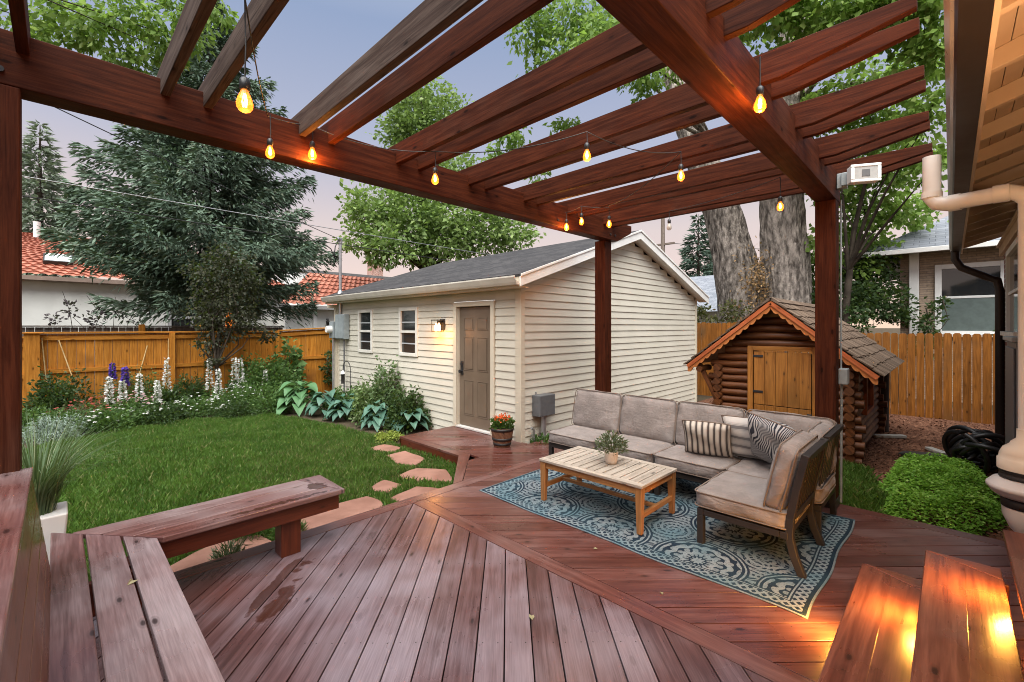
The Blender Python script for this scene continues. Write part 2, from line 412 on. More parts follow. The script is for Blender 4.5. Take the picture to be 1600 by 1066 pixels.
# ---------------------------------------------------------------- ground, lawn, mulch
def groundmat():
    m = M('bare_ground', .95, .1); p = m.co('World'); n = m.noise(p, .6, 5)
    m.set('Base Color', m.mix(n.sm(.35, .65), (.045, .033, .022), (.075, .06, .038))); m.bump(m.noise(p, 14, 4), .5, .05); return m.mat
mb = MB(); mb.face([(-900, -900, -.19), (900, -900, -.19), (900, 900, -.19), (-900, 900, -.19)]); tag(mb.build('ground', groundmat()), kind='structure')
def lawnmat():
    m = M('lawn_soil', .95, .1); p = m.co('World'); n = m.noise(p, 1.2, 4); n2 = m.noise(p, 30, 3)
    m.set('Base Color', m.mix(n.sm(.4, .7), (.028, .058, .012), (.06, .075, .025))); m.bump(n2, .8, .03); return m.mat
LAWN = [(-6, 3.9), (3.05, 3.9), (3.76, 4.66), (3.76, 6.4), (3.75, 7.6), (3.55, 9.0), (3.2, 10.2), (2.0, 10.75), (.9, 10.75), (.1, 10.3), (-.6, 9.7), (-6, 9.7)]
mb = MB(); mb.face([(x, y, -.15) for x, y in LAWN]); tag(mb.build('lawn', lawnmat()), kind='structure')
RLAWN = [(5.34, .3), (7.3, .75), (7.5, 1.6), (6.8, 2.6), (5.34, 2.6)]
mb = MB(); mb.face([(x, y, -.15) for x, y in RLAWN]); tag(mb.build('side_lawn', lawnmat()), kind='structure')
def mulchmat():
    m = M('bark_mulch', .9, .15); p = m.co('World'); n = m.noise(p, 2, 4); k = m.voro(p, 26, 'Color'); kv = m.voro(p, 26)
    m.set('Base Color', m.val(m.mix(n.sm(.3, .7), (.085, .036, .02), (.16, .075, .045)), V(m.nt, m.node('SeparateColor').outputs[0]) if False else kv * 1.2 + .5)); m.bump(kv, .9, .04); return m.mat
MULCH = mulchmat()
mb = MB(); mb.face([(5.34, -.62, -.165), (14.5, -.62, -.165), (14.5, 4.55, -.165), (5.34, 4.55, -.165)]); tag(mb.build('mulch_bed', MULCH), kind='structure')
mb = MB(); mb.face([(-3, 10.0, -.163), (4.86, 9.0, -.163), (4.86, 13, -.163), (-3, 13, -.163)]); tag(mb.build('flower_bed_soil', groundmat()), kind='structure')
mb = MB(); mb.face([(3.7, 6.35, -.162), (4.86, 6.35, -.162), (4.86, 10.9, -.162), (3.4, 10.9, -.162)]); tag(mb.build('bed_soil', groundmat()), kind='structure')
# loose bark chips
n = 9000; X = rng.uniform(5.4, 12.5, n); Y = rng.uniform(-.55, 4.4, n)
k = ~((X > 7.5) & (X < 10.35) & (Y > .95) & (Y < 2.7)); X, Y = X[k], Y[k]; n = len(X)
P = np.stack([X, Y, np.full(n, -.155) + rng.uniform(0, .02, n)], 1); D = np.stack([rng.normal(size=n), rng.normal(size=n), rng.normal(size=n) * .25], 1)
tag(leaves('bark_chips', P, D, rng.uniform(.03, .085, n), rng.uniform(.012, .035, n), simple('bark_chip', (.10, .042, .024), (.20, .10, .06), 3, .85, .2, island=.9), up=(0, 0, 1)), kind='stuff')
# leaf litter in the beds
# ---- grass blades
def inside(poly, X, Y):
    r = np.zeros(len(X), bool); n = len(poly)
    for i in range(n):
        (x1, y1), (x2, y2) = poly[i], poly[(i + 1) % n]
        c = ((y1 > Y) != (y2 > Y)) & (X < (x2 - x1) * (Y - y1) / (y2 - y1 + 1e-12) + x1); r ^= c
    return r
STONES = [[(3.34, 6.35), (3.62, 6.39), (3.72, 6.0), (3.49, 5.89), (3.33, 6.06)], [(3.3, 5.80), (3.64, 5.82), (3.64, 5.27), (3.35, 5.08), (3.22, 5.33)],
          [(2.91, 4.91), (3.3, 5.01), (3.55, 4.66), (3.33, 4.26), (3.02, 4.58)], [(2.55, 4.80), (2.78, 4.91), (2.84, 4.6), (2.63, 4.5), (2.5, 4.63)],
          [(2.50, 4.33), (2.92, 4.43), (3.08, 4.15), (2.8, 3.99), (2.5, 4.05)], [(1.38, 4.37), (1.87, 4.60), (2.38, 4.56), (2.41, 4.2), (2.1, 3.98), (1.45, 3.96)],
          [(.55, 4.3), (.92, 4.5), (1.27, 4.4), (1.32, 4.0), (1.1, 3.96), (.6, 3.96)]]
def blades(name, poly, n, hh, mat, zg=-.15, avoid=()):
    xs = [p[0] for p in poly]; ys = [p[1] for p in poly]
    X = rng.uniform(max(min(xs), -2.2), max(xs), n); Y = rng.uniform(min(ys), max(ys), n); k = inside(poly, X, Y)
    for a in avoid: k &= ~inside(a, X, Y)
    X, Y = X[k], Y[k]; n = len(X); h = hh * rng.uniform(.5, 1.25, n); a = rng.uniform(0, 6.28, n)
    h *= .75 + .5 * np.sin(X * 3.1 + 1.7 * np.sin(Y * 2.3)) ** 2; w = rng.uniform(.0025, .008, n); ln = rng.uniform(.1, .75, n) * h; b = rng.uniform(0, 6.28, n)
    base = np.stack([X, Y, np.full(n, zg)], 1); sd = np.stack([np.cos(a), np.sin(a), np.zeros(n)], 1) * w[:, None]
    lean = np.stack([np.cos(b) * ln, np.sin(b) * ln, np.zeros(n)], 1)
    v = np.empty((n, 4, 3)); v[:, 0] = base - sd; v[:, 1] = base + sd; v[:, 2] = base + lean * .35 + sd * .8 + np.stack([0 * h, 0 * h, h * .6], 1); v[:, 3] = base + lean + np.stack([0 * h, 0 * h, h], 1)
    return tag(npmesh(name, v.reshape(-1, 3), np.arange(n * 4).reshape(-1, 4), mat), kind='stuff')
GRASS = leafmat('grass_blade', (.03, .080, .012), (.105, .195, .032), (.22, .21, .09), .25, .5, 2.2); GRASSD = leafmat('dry_grass_blade', (.06, .085, .025), (.16, .17, .06), (.28, .25, .13), .2, .6, 3)
blades('grass', LAWN, 215000, .06, GRASS, avoid=STONES); blades('dry_grass', [(2.0, 4.6), (3.7, 4.8), (3.72, 6.6), (2.9, 7.6), (1.9, 6.9), (1.6, 5.6)], 15000, .05, GRASSD, avoid=STONES)
blades('grass', RLAWN, 30000, .09, GRASS)
STONE = simple('red_flagstone', (.19, .095, .068), (.28, .15, .112), 3, .75, .25, bump=.5, bscale=22, detail=6)
slab = ['small red flagstone farthest along the path, nearest the garage door deck', 'red flagstone second from the far end of the path', 'wide red flagstone beside the corner of the small deck',
        'small red flagstone on the lawn side of the path', 'red flagstone tucked into the angle of the deck edge', 'long red flagstone along the deck edge behind the end of the bench', 'red flagstone seen under the low bench']
for st, lb in zip(STONES, slab):
    cx = sum(p[0] for p in st) / len(st); cy = sum(p[1] for p in st) / len(st); pts = []
    for i in range(len(st)):
        a, b = st[i], st[(i + 1) % len(st)]
        for t in (0, .33, .66):
            q = (a[0] + (b[0] - a[0]) * t, a[1] + (b[1] - a[1]) * t); s = 1 + random.uniform(-.05, .04)
            if t == 0: s *= .95
            pts.append((cx + (q[0] - cx) * s, cy + (q[1] - cy) * s, -.17))
    A = sum(pts[i][0] * pts[(i + 1) % len(pts)][1] - pts[(i + 1) % len(pts)][0] * pts[i][1] for i in range(len(pts)))
    if A < 0: pts.reverse()
    mb = MB(); mb.prism(pts, (0, 0, .045)); tag(mb.build('stepping_stone', STONE, bevel=.01), lb, 'stepping stone', 'flagstones of the garden path')

# ---------------------------------------------------------------- deck
q = math.sqrt(.5); T = -.028
mb = MB()
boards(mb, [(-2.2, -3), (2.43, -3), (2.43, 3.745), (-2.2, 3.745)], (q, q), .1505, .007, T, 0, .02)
boards(mb, [(2.575, -3), (5.185, -3), (5.185, 3.745), (2.575, 3.745)], (q, -q), .150, .006, T, 0, .03, 1)
boards(mb, [(3.91, 4.445), (4.86, 4.445), (4.86, 6.18), (3.91, 6.18)], (q, -q), .150, .006, T, 0, .03, 1)
boards(mb, [(3.18, 3.892), (5.55, 3.892), (5.55, 4.44), (3.72, 4.44)], (q, -q), .150, .006, T, 0, .03, 1)
boards(mb, [(5.19, 2.9), (5.6, 2.9), (5.6, 3.745), (5.19, 3.745)], (q, -q), .150, .006, T, 0, .03, 1)
mb.bx(2.435, 2.57, -3, 3.745, T, .001, 1); mb.bx(-2.2, 5.6, 3.75, 3.888, T, .001, 1); mb.bx(5.19, 5.33, -3, 2.895, T, .001, 1)
mb.prism([(3.04, 3.893, T), (3.17, 3.893, T), (3.905, 4.63, T), (3.765, 4.70, T)], (0, 0, .029), 1, (q, q, 0)); mb.prism([(3.765, 4.705, T), (3.905, 4.635, T), (3.905, 6.18, T), (3.765, 6.18, T)], (0, 0, .029), 1, (0, 1, 0))
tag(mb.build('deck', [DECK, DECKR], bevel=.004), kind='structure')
mb = MB()
for x, y, z in SCREWS: mb.face([(x + .0042 * math.cos(a), y + .0042 * math.sin(a), z + .0006) for a in (0, 1.05, 2.1, 3.14, 4.19, 5.24)])
tag(mb.build('deck_screws', flat('screw_heads', (.02, .014, .012), .5, .4)), kind='structure')
mb = MB(); mb.bx(-2.2, 3.04, 3.86, 3.885, -.19, T - .002); mb.prism([(3.05, 3.89, -.19), (3.07, 3.87, -.19), (3.80, 4.69, -.19), (3.77, 4.70, -.19)], (0, 0, .16)); mb.bx(3.77, 3.79, 4.70, 6.18, -.19, T - .002)
mb.bx(3.77, 4.86, 6.15, 6.175, -.188, T - .003); mb.bx(5.305, 5.328, -3, 2.9, -.19, T - .002)
tag(mb.build('deck_skirt', FASCIA), kind='structure')
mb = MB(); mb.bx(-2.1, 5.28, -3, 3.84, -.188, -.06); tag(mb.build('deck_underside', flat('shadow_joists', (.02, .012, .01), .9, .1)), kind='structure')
# a few fallen leaves and twigs on the boards
# ---------------------------------------------------------------- pergola (posts, beams, rafters)
K = 1.19
def Q(x, y, z): return (x * K, y * K, 1.72 + (z - 1.72) * K)
pg = thing('pergola', 'dark stained timber pergola with paired rafters over the deck', 'pergola', (5.41, 3.51, 0))
zb = Q(0, 0, 2.735)[2]; zt = Q(0, 0, 2.965)[2]
yA0, yA1 = 2.82 * K, 2.96 * K; yB0, yB1 = .65 * K, .79 * K
def beamy(name, y0, y1, x1, cut):
    mb = MB(); mb.prism([(-3, y0, zb), (x1 - cut, y0, zb), (x1, y0, zb + (zt - zb) * .62), (x1, y0, zt), (-3, y0, zt)], (0, y1 - y0, 0), g=(1, 0, 0))
    return mb.build(name, PERG, pg, bevel=.005)
bA = beamy('beam', yA0, yA1, 4.98 * K, .38); bB = beamy('beam', yB0, yB1, 4.52 * K, .0)
s2 = .083
for (px, py, z0) in ((5.41, 3.51, 0), (5.22, .857, 0), (-.215, 3.44, 0)):
    mb = MB(); mb.bx(px - s2, px + s2, py - s2, py + s2, z0, zb - .001)
    p = mb.build('post', PERG, pg, bevel=.006)
    mb = MB(); mb.bx(px - s2 - .006, px + s2 + .006, py - s2 - .006, py + s2 + .006, z0 + .001, z0 + .09); mb.build('post_base', BLACKM, p, bevel=.003)
for x in (5.35, 5.47, 4.2, -.2): mb = MB(); mb.tube([(x, yA0 + .002, zb + .07), (x, yA0 - .012, zb + .07)], .016, 8); mb.build('bolt', BLACKM, bA)
z0r = Q(0, 0, 2.885)[2]; hr = .168; tr = .048; yE = .095 * K; yF = 3.55 * K
for k in range(-3, 6):
    for s in (0, .18):
        x = (1.026 + .665 * k + s) * K
        zj = random.uniform(-.004, .004)
        mb = MB(); a = z0r + zj
        mb.prism([(x, yE, a + .105), (x, .56 * K, a), (x, yF - .5, a), (x, yF, a + .10), (x, yF, a + hr), (x, yE, a + hr)], (tr, 0, 0), g=(0, 1, 0))
        mb.build('rafter', GREYW if (k in (-1,) or (k == 0 and s == 0)) else PERG, pg, bevel=.004)

# ---------------------------------------------------------------- benches
sz = .42; bt = .038
bn = thing('bench', 'wide plank bench with a tall slanted back, at the lower left', 'bench', (.2, 2, 0), 'built-in deck benches')
mb = MB()
for x0, x1 in ((-.03, .112), (.124, .274), (.286, .432)):
    ya, yb = 4.04 - (x0 + .007) * 1.25, 4.04 - (x1 + .007) * 1.25
    mb.prism([(x0, -.8, sz - bt), (x1, -.8, sz - bt), (x1, yb, sz - bt), (x0, ya, sz - bt)], (0, 0, bt), g=(0, 1, 0))
mb.build('seat', BENCH, bn, bevel=.006)
mb = MB(); mb.bx(.36, .395, -.8, 3.52, .26, sz - bt - .002); mb.bx(-.02, .36, 3.2, 3.24, .2, sz - bt - .002); mb.build('apron', FASCIA, bn, bevel=.004)
for y in (3.3, 1.5, -.3):
    mb = MB(); mb.bx(.2, .34, y, y + .14, 0, sz - bt - .004); mb.build('leg', FASCIA, bn, bevel=.004)
mb = MB()
for i in range(4):
    za, zb_ = sz + .004 + i * .133, sz + .004 + (i + 1) * .133 - .006; f = lambda z: -.022 - (z - sz) * .13
    mb.hexa([(f(za) - .03, -.8, za), (f(za), -.8, za), (f(za), 3.37, za), (f(za) - .03, 3.37, za), (f(zb_) - .03, -.8, zb_), (f(zb_), -.8, zb_), (f(zb_), 3.37, zb_), (f(zb_) - .03, 3.37, zb_)], (0, 1, 0))
mb.prism([(-.055, 3.372, .3), (-.10, 3.372, .952), (-.36, 3.372, .952), (-.36, 3.372, .3)], (0, .03, 0), g=(0, 0, 1))
mb.build('backrest', plank('bench_back_boards', (.10, .038, .022), (.16, .07, .04), rough=.32, spec=.5, coat=.15, island=.15), bn, bevel=.005)
mb = MB(); mb.bx(-.235, -.088, -.8, 3.405, .956, .992); mb.bx(-.40, -.242, -.8, 3.405, .956, .992); mb.build('cap', BENCHWET, bn, bevel=.006)

b2 = thing('bench', 'low backless plank bench with wet boards, reaching out along the lawn edge', 'bench', (1.1, 3.7, 0), 'built-in deck benches')
mb = MB()
for i, (y0, y1) in enumerate(((3.475, 3.618), (3.63, 3.80), (3.812, 3.965))):
    f = lambda y: -.007 + (4.04 - y) / 1.25 + .012
    xe = 1.60 - .15 * (y1 - 3.475) / .49 if False else 1.44
    e0, e1 = 1.60 - (y0 - 3.475) * .34 - .004, 1.60 - (y1 - 3.475) * .34 - .004
    mb.prism([(f(y0), y0, sz - bt), (e0 - .155 * (i > 0) * 0, y0, sz - bt), (e1, y1, sz - bt), (f(y1), y1, sz - bt)], (0, 0, bt), g=(1, 0, 0))
mb.prism([(1.604, 3.475, sz - bt), (1.62, 3.475, sz - bt), (1.62, 3.965, sz - bt), (1.438, 3.965, sz - bt)], (0, 0, bt), g=(0, 1, 0))
mb.build('seat', BENCHWET, b2, bevel=.006)
mb = MB(); mb.bx(.42, 1.585, 3.505, 3.54, .265, sz - bt - .002); mb.bx(.4, 1.585, 3.90, 3.935, .265, sz - bt - .002); mb.bx(1.55, 1.585, 3.542, 3.898, .266, sz - bt - .003); mb.build('apron', FASCIA, b2, bevel=.004)
mb = MB(); mb.bx(1.165, 1.305, 3.545, 3.685, 0, sz - bt - .004); mb.build('leg', FASCIA, b2, bevel=.004)

# ---------------------------------------------------------------- lit stairs at the house side
stp = thing('deck_stairs', 'stained plank stairs up to the house with glowing amber riser lights', 'stairs', (3, 0, 0))
def tread(ys, z, xe, m=STEP):
    mb = MB(); y0, y1 = min(ys), max(ys); xc = xe - .14
    for a, b in zip(ys[:-1], ys[1:]):
        mb.prism([(1.0, b + .004, z - bt), (xe - .005 - (y1 - b) * .5, b + .004, z - bt), (xe - .005 - (y1 - a) * .5, a - .004, z - bt), (1.0, a - .004, z - bt)], (0, 0, bt), g=(1, 0, 0))
    mb.prism([(xe, y1, z - bt), (xe, y0, z - bt), (xe - (y1 - y0) * .5 - .0, y0, z - bt)], (0, 0, bt), g=(0, 1, 0)) 
    return mb.build('tread', m, stp, bevel=.005)
tread([.122, .262, .41], .18, 3.69); tread([-.20, -.055, .108], .36, 3.72)
mb = MB(); mb.bx(1, 3.87, -.36, -.215, .54 - bt, .54); mb.bx(1, 3.87, -.52, -.366, .54 - bt, .54); mb.build('tread', STEP, stp, bevel=.005)
for y, z, xe in ((.375, .18, 3.60), (.075, .36, 3.62), (-.245, .54, 3.82)):
    mb = MB(); mb.bx(1, xe, y - .022, y, z - .178, z - bt - .001); mb.bx(xe - .022, xe, y - .3, y - .023, z - .178, z - bt - .001); mb.build('riser', FASCIA, stp, bevel=.003)
AMB = (1, .42, .06)
for i, (x, y, z) in enumerate(((3.0, .3755, .105), (3.16, .0755, .285), (3.3, -.2445, .465))):
    mb = MB(); mb.bx(x - .05, x + .05, y, y + .012, z - .02, z + .02); hs = mb.build('step_light', BLACKM, stp, bevel=.003)
    mb = MB(); mb.bx(x - .04, x + .04, y + .0125, y + .016, z - .012, z + .006); mb.build('lens', flat('step_lens', (.9, .5, .1), .4, emit=(1, .5, .1), es=8), hs)
    ld = bpy.data.lights.new('step_light_glow', 'AREA'); ld.shape = 'RECTANGLE'; ld.size = .16; ld.size_y = .03; ld.energy = 8.0; ld.color = AMB
    lo = bpy.data.objects.new('step_light_glow', ld); C.objects.link(lo); lo.parent = stp; lo.location = Vector((x, y + .022, z)) - LOC[stp]
    ld.specular_factor = .4; lo.rotation_euler = Vector((0, -.8, 1)).to_track_quat('Z', 'X').to_euler()

# ---------------------------------------------------------------- cushions, sofa modules
def cushion(w, d, h, r=.045, puff=.02, n=10, sag=0, seed=0, c=(0, 0, 0), rot=None):
    """rounded soft box, grid on six faces, smooth"""
    rr = random.Random(seed); ph = [rr.uniform(0, 6) for _ in range(8)]; vs, fs, idx = [], [], {}
    hw, hd, hh = w / 2, d / 2, h / 2
    def put(i, j, k):
        key = (i, j, k)
        if key in idx: return idx[key]
        def cd(t): s = t / n * 2 - 1; return math.copysign(abs(s) ** .8, s)
        x, y, z = cd(i), cd(j), cd(k)
        p = Vector((x * hw, y * hd, z * hh)); q = Vector((max(-hw + r, min(hw - r, p.x)), max(-hd + r, min(hd - r, p.y)), max(-hh + r, min(hh - r, p.z)))); e = p - q
        if e.length > 1e-9: p = q + e.normalized() * min(e.length, r) if (abs(e.x) > 1e-9) + (abs(e.y) > 1e-9) + (abs(e.z) > 1e-9) > 1 else p
        bx_, by_, bz_ = 1 - x * x, 1 - y * y, 1 - z * z
        p.z += puff * math.copysign(1, z) * bx_ * by_ * (abs(z) > .6) - sag * bx_ * by_ * (z > .6)
        p.x += puff * .5 * x * by_ * bz_; p.y += puff * .5 * y * bx_ * bz_
        wv = .004 * (math.sin(ph[0] + 9 * x + 5 * y) + math.sin(ph[1] + 7 * y - 6 * x + 3 * z) + .7 * math.sin(ph[2] + 15 * x * y + 8 * z))
        p += p.normalized() * wv
        vs.append(p); idx[key] = len(vs) - 1; return len(vs) - 1
    for a in range(n):
        for b in range(n):
            for s in (0, n):
                f = [put(a, b, s), put(a + 1, b, s), put(a + 1, b + 1, s), put(a, b + 1, s)]; fs.append(f if s else f[::-1])
                f = [put(a, s, b), put(a + 1, s, b), put(a + 1, s, b + 1), put(a, s, b + 1)]; fs.append(f[::-1] if s else f)
                f = [put(s, a, b), put(s, a + 1, b), put(s, a + 1, b + 1), put(s, a, b + 1)]; fs.append(f if s else f[::-1])
    vs = [(rot @ v if rot else v) + Vector(c) for v in vs]
    return vs, [tuple(f) for f in fs]
def piping(w, d, h, r, c, rot, z):
    pts = []; q = [(w / 2 - r, d / 2 - r, 0), (-w / 2 + r, d / 2 - r, 90), (-w / 2 + r, -d / 2 + r, 180), (w / 2 - r, -d / 2 + r, 270)]
    for cx, cy, a in q:
        for t in range(0, 91, 30): pts.append(Vector((cx + r * math.cos(R(a + t)), cy + r * math.sin(R(a + t)), z)))
    pts.append(pts[0]); return [(rot @ p if rot else p) + Vector(c) for p in pts]
def mk_cush(parent, name, w, d, h, c, rot=None, sag=0, seed=0, r=.05, puff=.02, mat=None):
    mb = MB(); vs, fs = cushion(w, d, h, r, puff, 12, sag, seed, c, rot); mb.poly(vs, fs, sm=True); o = mb.build(name, mat or TAUPE, parent)
    s = o.modifiers.new('subdiv', 'SUBSURF'); s.levels = s.render_levels = 1
    for zz in (h * .36, -h * .36):
        m2 = MB(); m2.tube(piping(w + .004, d + .004, h, .05, c, rot, zz), .006, 6, caps=False); m2.build('piping', TAUPEP, o)
    return o
def sofa(name, label, w, corner=False, seed=0):
    """local: x across, y front (0) to back (.74)"""
    t = thing(name, label, 'sofa', (0, 0, 0), 'modules of the sectional sofa')
    mb = MB(); d = .72
    mb.bx(-w / 2 + .01, w / 2 - .01, .02, .07, .235, .285); mb.bx(-w / 2 + .01, w / 2 - .01, .60, .65, .235, .285)
    for x in (-w / 2 + .01, w / 2 - .055): mb.bx(x, x + .045, .071, .599, .237, .283)
    for i in range(5): x = -w / 2 + .1 + i * (w - .2) / 4; mb.bx(x - .02, x + .02, .071, .599, .262, .276)
    mb.build('seat_frame', DARKM, t, bevel=.004)
    for x in (-w / 2 + .035, w / 2 - .035):
        mb = MB(); mb.bx(x - .025, x + .025, .02, .07, 0, .234); mb.build('leg', DARKM, t, bevel=.004)
        mb = MB(); pts = [(.735, 0), (.685, .12), (.655, .25), (.66, .38), (.70, .60), (.745, .80), (.755, .84)]
        for (a, b) in zip(pts[:-1], pts[1:]): mb.bar((x, a[0], a[1]), (x, b[0], b[1] + .004), .045, .05, (0, 1, 0))
        mb.build('leg', DARKM, t, bevel=.004)
    mb = MB(); mb.bar((-w / 2 + .06, .752, .82), (w / 2 - .06, .752, .82), .05, .04); mb.bar((-w / 2 + .06, .672, .40), (w / 2 - .06, .672, .40), .04, .04)
    for i in range(9):
        x = -w / 2 + .09 + i * (w - .18) / 8; mb.bar((x - .03, .675, .41), (x + .03, .748, .81), .028, .012, (0, 1, 0))
    mb.build('back_frame', DARKM, t, bevel=.003)
    if corner:
        for x in (w / 2 - .05,):
            mb = MB(); mb.bar((x + .07, .06, .82), (x + .07, .70, .82), .05, .04); mb.bar((x + .02, .06, .40), (x + .02, .68, .40), .04, .04)
            for i in range(8): y = .1 + i * .08; mb.bar((x + .02, y - .02, .41), (x + .07, y + .03, .81), .012, .028, (0, 1, 0))
            mb.build('side_frame', DARKM, t, bevel=.003)
    mk_cush(t, 'seat_cushion', w - .012, .66, .15, (0, .325, .36), None, .018, seed)
    tilt = Matrix.Rotation(R(-78), 3, 'X') if False else Matrix.Rotation(R(78), 3, 'X')
    mk_cush(t, 'back_cushion', w - .015, .48, .15, (0, .60, .645), Matrix.Rotation(R(77), 3, 'X'), 0, seed + 5, .06, .03)
    if corner:
        mk_cush(t, 'back_cushion', .56, .46, .14, (w / 2 - .10, .28, .635), Matrix.Rotation(R(-90), 3, 'Z') @ Matrix.Rotation(R(77), 3, 'X'), 0, seed + 9, .06, .03)
    return t
s1 = sofa('sofa_module', 'taupe cushioned sofa module at the far left end of the sectional', .70, seed=1)
s1.location = (4.26, 3.23, 0); s1.rotation_euler.z = R(-90)
s2_ = dup(s1, (4.26, 2.53, 0), None, 'taupe sofa module second from the left end, behind the table plant'); s3 = dup(s1, (4.26, 1.83, 0), None, 'taupe sofa module holding the small narrow striped pillow')
sc = sofa('sofa_module', 'corner sofa module with two back cushions, next to the dark post', .74, True, 3); sc.location = (4.27, 1.105, 0); sc.rotation_euler.z = R(-90)
se = dup(s1, (3.90, 1.46, 0), R(180), 'right end sofa module with its slatted back and side lit orange')

# ---------------------------------------------------------------- pillows
def pillowmat(name, kind):
    m = M(name, .9, .1); u, v, _ = m.sep(m.co('UV')); w = m.noise(m.co('UV'), 7, 2) - .5; fine = m.noise(m.co('UV'), 300, 1)
    if kind == 0:
        a = (u * 8).fr(); s = (a - .5).ab(); col = m.mix(s.lt(.17), (.58, .53, .46), (.085, .075, .07)); col = m.mix((s.gt(.24) * s.lt(.29)), col, (.3, .27, .24))
    elif kind == 1:
        a = (v * 4.2 + w * .05).fr(); s = (a - .5).ab(); col = m.mix(s.lt(.14), (.52, .50, .47), (.19, .185, .185)); col = m.mix((s.gt(.18) * s.lt(.23)) * .8, col, (.25, .25, .25)); col = m.mix((s.gt(.30) * s.lt(.33)) * .6, col, (.33, .32, .31))
    else:
        a = (u * 25 + v * 4 + (m.noise(m.co('UV'), 2.2, 0) - .5) * 11).fr(); col = m.mix((a - .5).ab().lt(.25), (.40, .40, .395), (.035, .039, .05))
    m.set('Base Color', m.val(col, fine * .3 + .85)); m.bump(fine, .2, .002); return m.mat
def pillow(label, w, h, t, loc, rx, rz, kind, tw=0):
    p = thing('pillow', label, 'pillow', (0, 0, 0), 'scatter pillows on the sofa'); n = 18; vs, uv, fs = [], [], []
    for sgn in (1, -1):
        for j in range(n + 1):
            for i in range(n + 1):
                x, y = i / n * 2 - 1, j / n * 2 - 1
                b = max(0, (1 - x ** 4) * (1 - y ** 4)) ** .55; pin = 1 - .07 * (1 - abs(x)) * 0
                cx = x * w / 2 * (1 - .06 * (1 - y * y) * 1) ; cy = y * h / 2 * (1 - .06 * (1 - x * x))
                wr = .008 * math.sin(3 * x + 5 * y + kind) * b
                vs.append((cx, (t / 2 * b + wr) * sgn, cy - .02 * (x * x) * (y > 0) * abs(y))); uv.append((x / 2 + .5, y / 2 + .5))
    N1 = (n + 1) ** 2
    for j in range(n):
        for i in range(n):
            a = j * (n + 1) + i; fs.append((a + n + 1, a + n + 2, a + 1, a)); fs.append((a + N1, a + 1 + N1, a + n + 2 + N1, a + n + 1 + N1))
    mb = MB(); mb.poly(vs, fs, sm=True, uvs=uv); mb.build('cover', pillowmat('pillow_%d' % kind, kind), p)
    mb = MB(); edge = [vs[i] for i in range(n + 1)] + [vs[j * (n + 1) + n] for j in range(1, n + 1)] + [vs[n * (n + 1) + i] for i in range(n - 1, -1, -1)] + [vs[j * (n + 1)] for j in range(n - 1, -1, -1)]
    mb.tube(edge, .006, 6, caps=False); mb.build('piping', TAUPEP, p)
    p.location = loc; p.rotation_euler = (R(rx), R(tw), R(rz)); return p
pillow('small cream pillow with narrow dark vertical stripes', .44, .40, .15, (4.50, 1.72, .625), 24, -78, 0)
pillow('off-white pillow with wide grey horizontal stripes', .48, .46, .17, (4.63, 1.36, .665), 22, -88, 1)
pillow('dark pillow with wavy white zebra lines in the sofa corner', .47, .47, .18, (4.43, 1.12, .70), 20, -112, 2, 10)

# ---------------------------------------------------------------- coffee table with a potted plant, rug
tb = thing('coffee_table', 'low slatted teak coffee table with greyed top on the rug', 'table', (3.66, 2.35, .0))
x0, x1, y0, y1 = 3.335, 3.995, 1.795, 2.905
mb = MB()
for i in range(11):
    y = y0 + .075 + i * (y1 - y0 - .15) / 11; mb.bx(x0 + .074, x1 - .074, y + .006, y + (y1 - y0 - .15) / 11 - .006, .398, .418)
mb.bx(x0, x0 + .07, y0, y1, .396, .42); mb.bx(x1 - .07, x1, y0, y1, .396, .42); mb.bx(x0 + .072, x1 - .072, y0, y0 + .07, .396, .4195); mb.bx(x0 + .072, x1 - .072, y1 - .07, y1, .396, .4195)
mb.build('table_top', TEAKTOP, tb, bevel=.003)
mb = MB(); mb.bx(x0 + .02, x0 + .042, y0 + .07, y1 - .07, .335, .394); mb.bx(x1 - .042, x1 - .02, y0 + .07, y1 - .07, .335, .394); mb.bx(x0 + .07, x1 - .07, y0 + .02, y0 + .042, .335, .394); mb.bx(x0 + .07, x1 - .07, y1 - .042, y1 - .02, .335, .394); mb.build('apron', TEAK, tb, bevel=.002)
for lx, sx in ((x0 + .008, 1), (x1 - .008, -1)):
    for ly, sy in ((y0 + .008, 1), (y1 - .008, -1)):
        mb = MB(); c = [(lx, ly), (lx + sx * .062, ly), (lx + sx * .062, ly + sy * .062), (lx, ly + sy * .062)]; e = [(lx + sx * .006, ly + sy * .006), (lx + sx * .048, ly + sy * .006), (lx + sx * .048, ly + sy * .048), (lx + sx * .006, ly + sy * .048)]
        if sx * sy < 0: c, e = [c[0], c[3], c[2], c[1]], [e[0], e[3], e[2], e[1]]
        mb.hexa([(a, b, .011) for a, b in e] + [(a, b, .395) for a, b in c], (0, 0, 1)); mb.build('leg', TEAK, tb, bevel=.004)
mb = MB()
for y in (y0 + .035, y1 - .035): mb.bar((x0 + .05, y, .155), (x1 - .05, y, .155), .028, .042)
mb.bar((3.665, y0 + .05, .155), (3.665, y1 - .05, .155), .042, .028); mb.build('stretcher', TEAK, tb, bevel=.003)

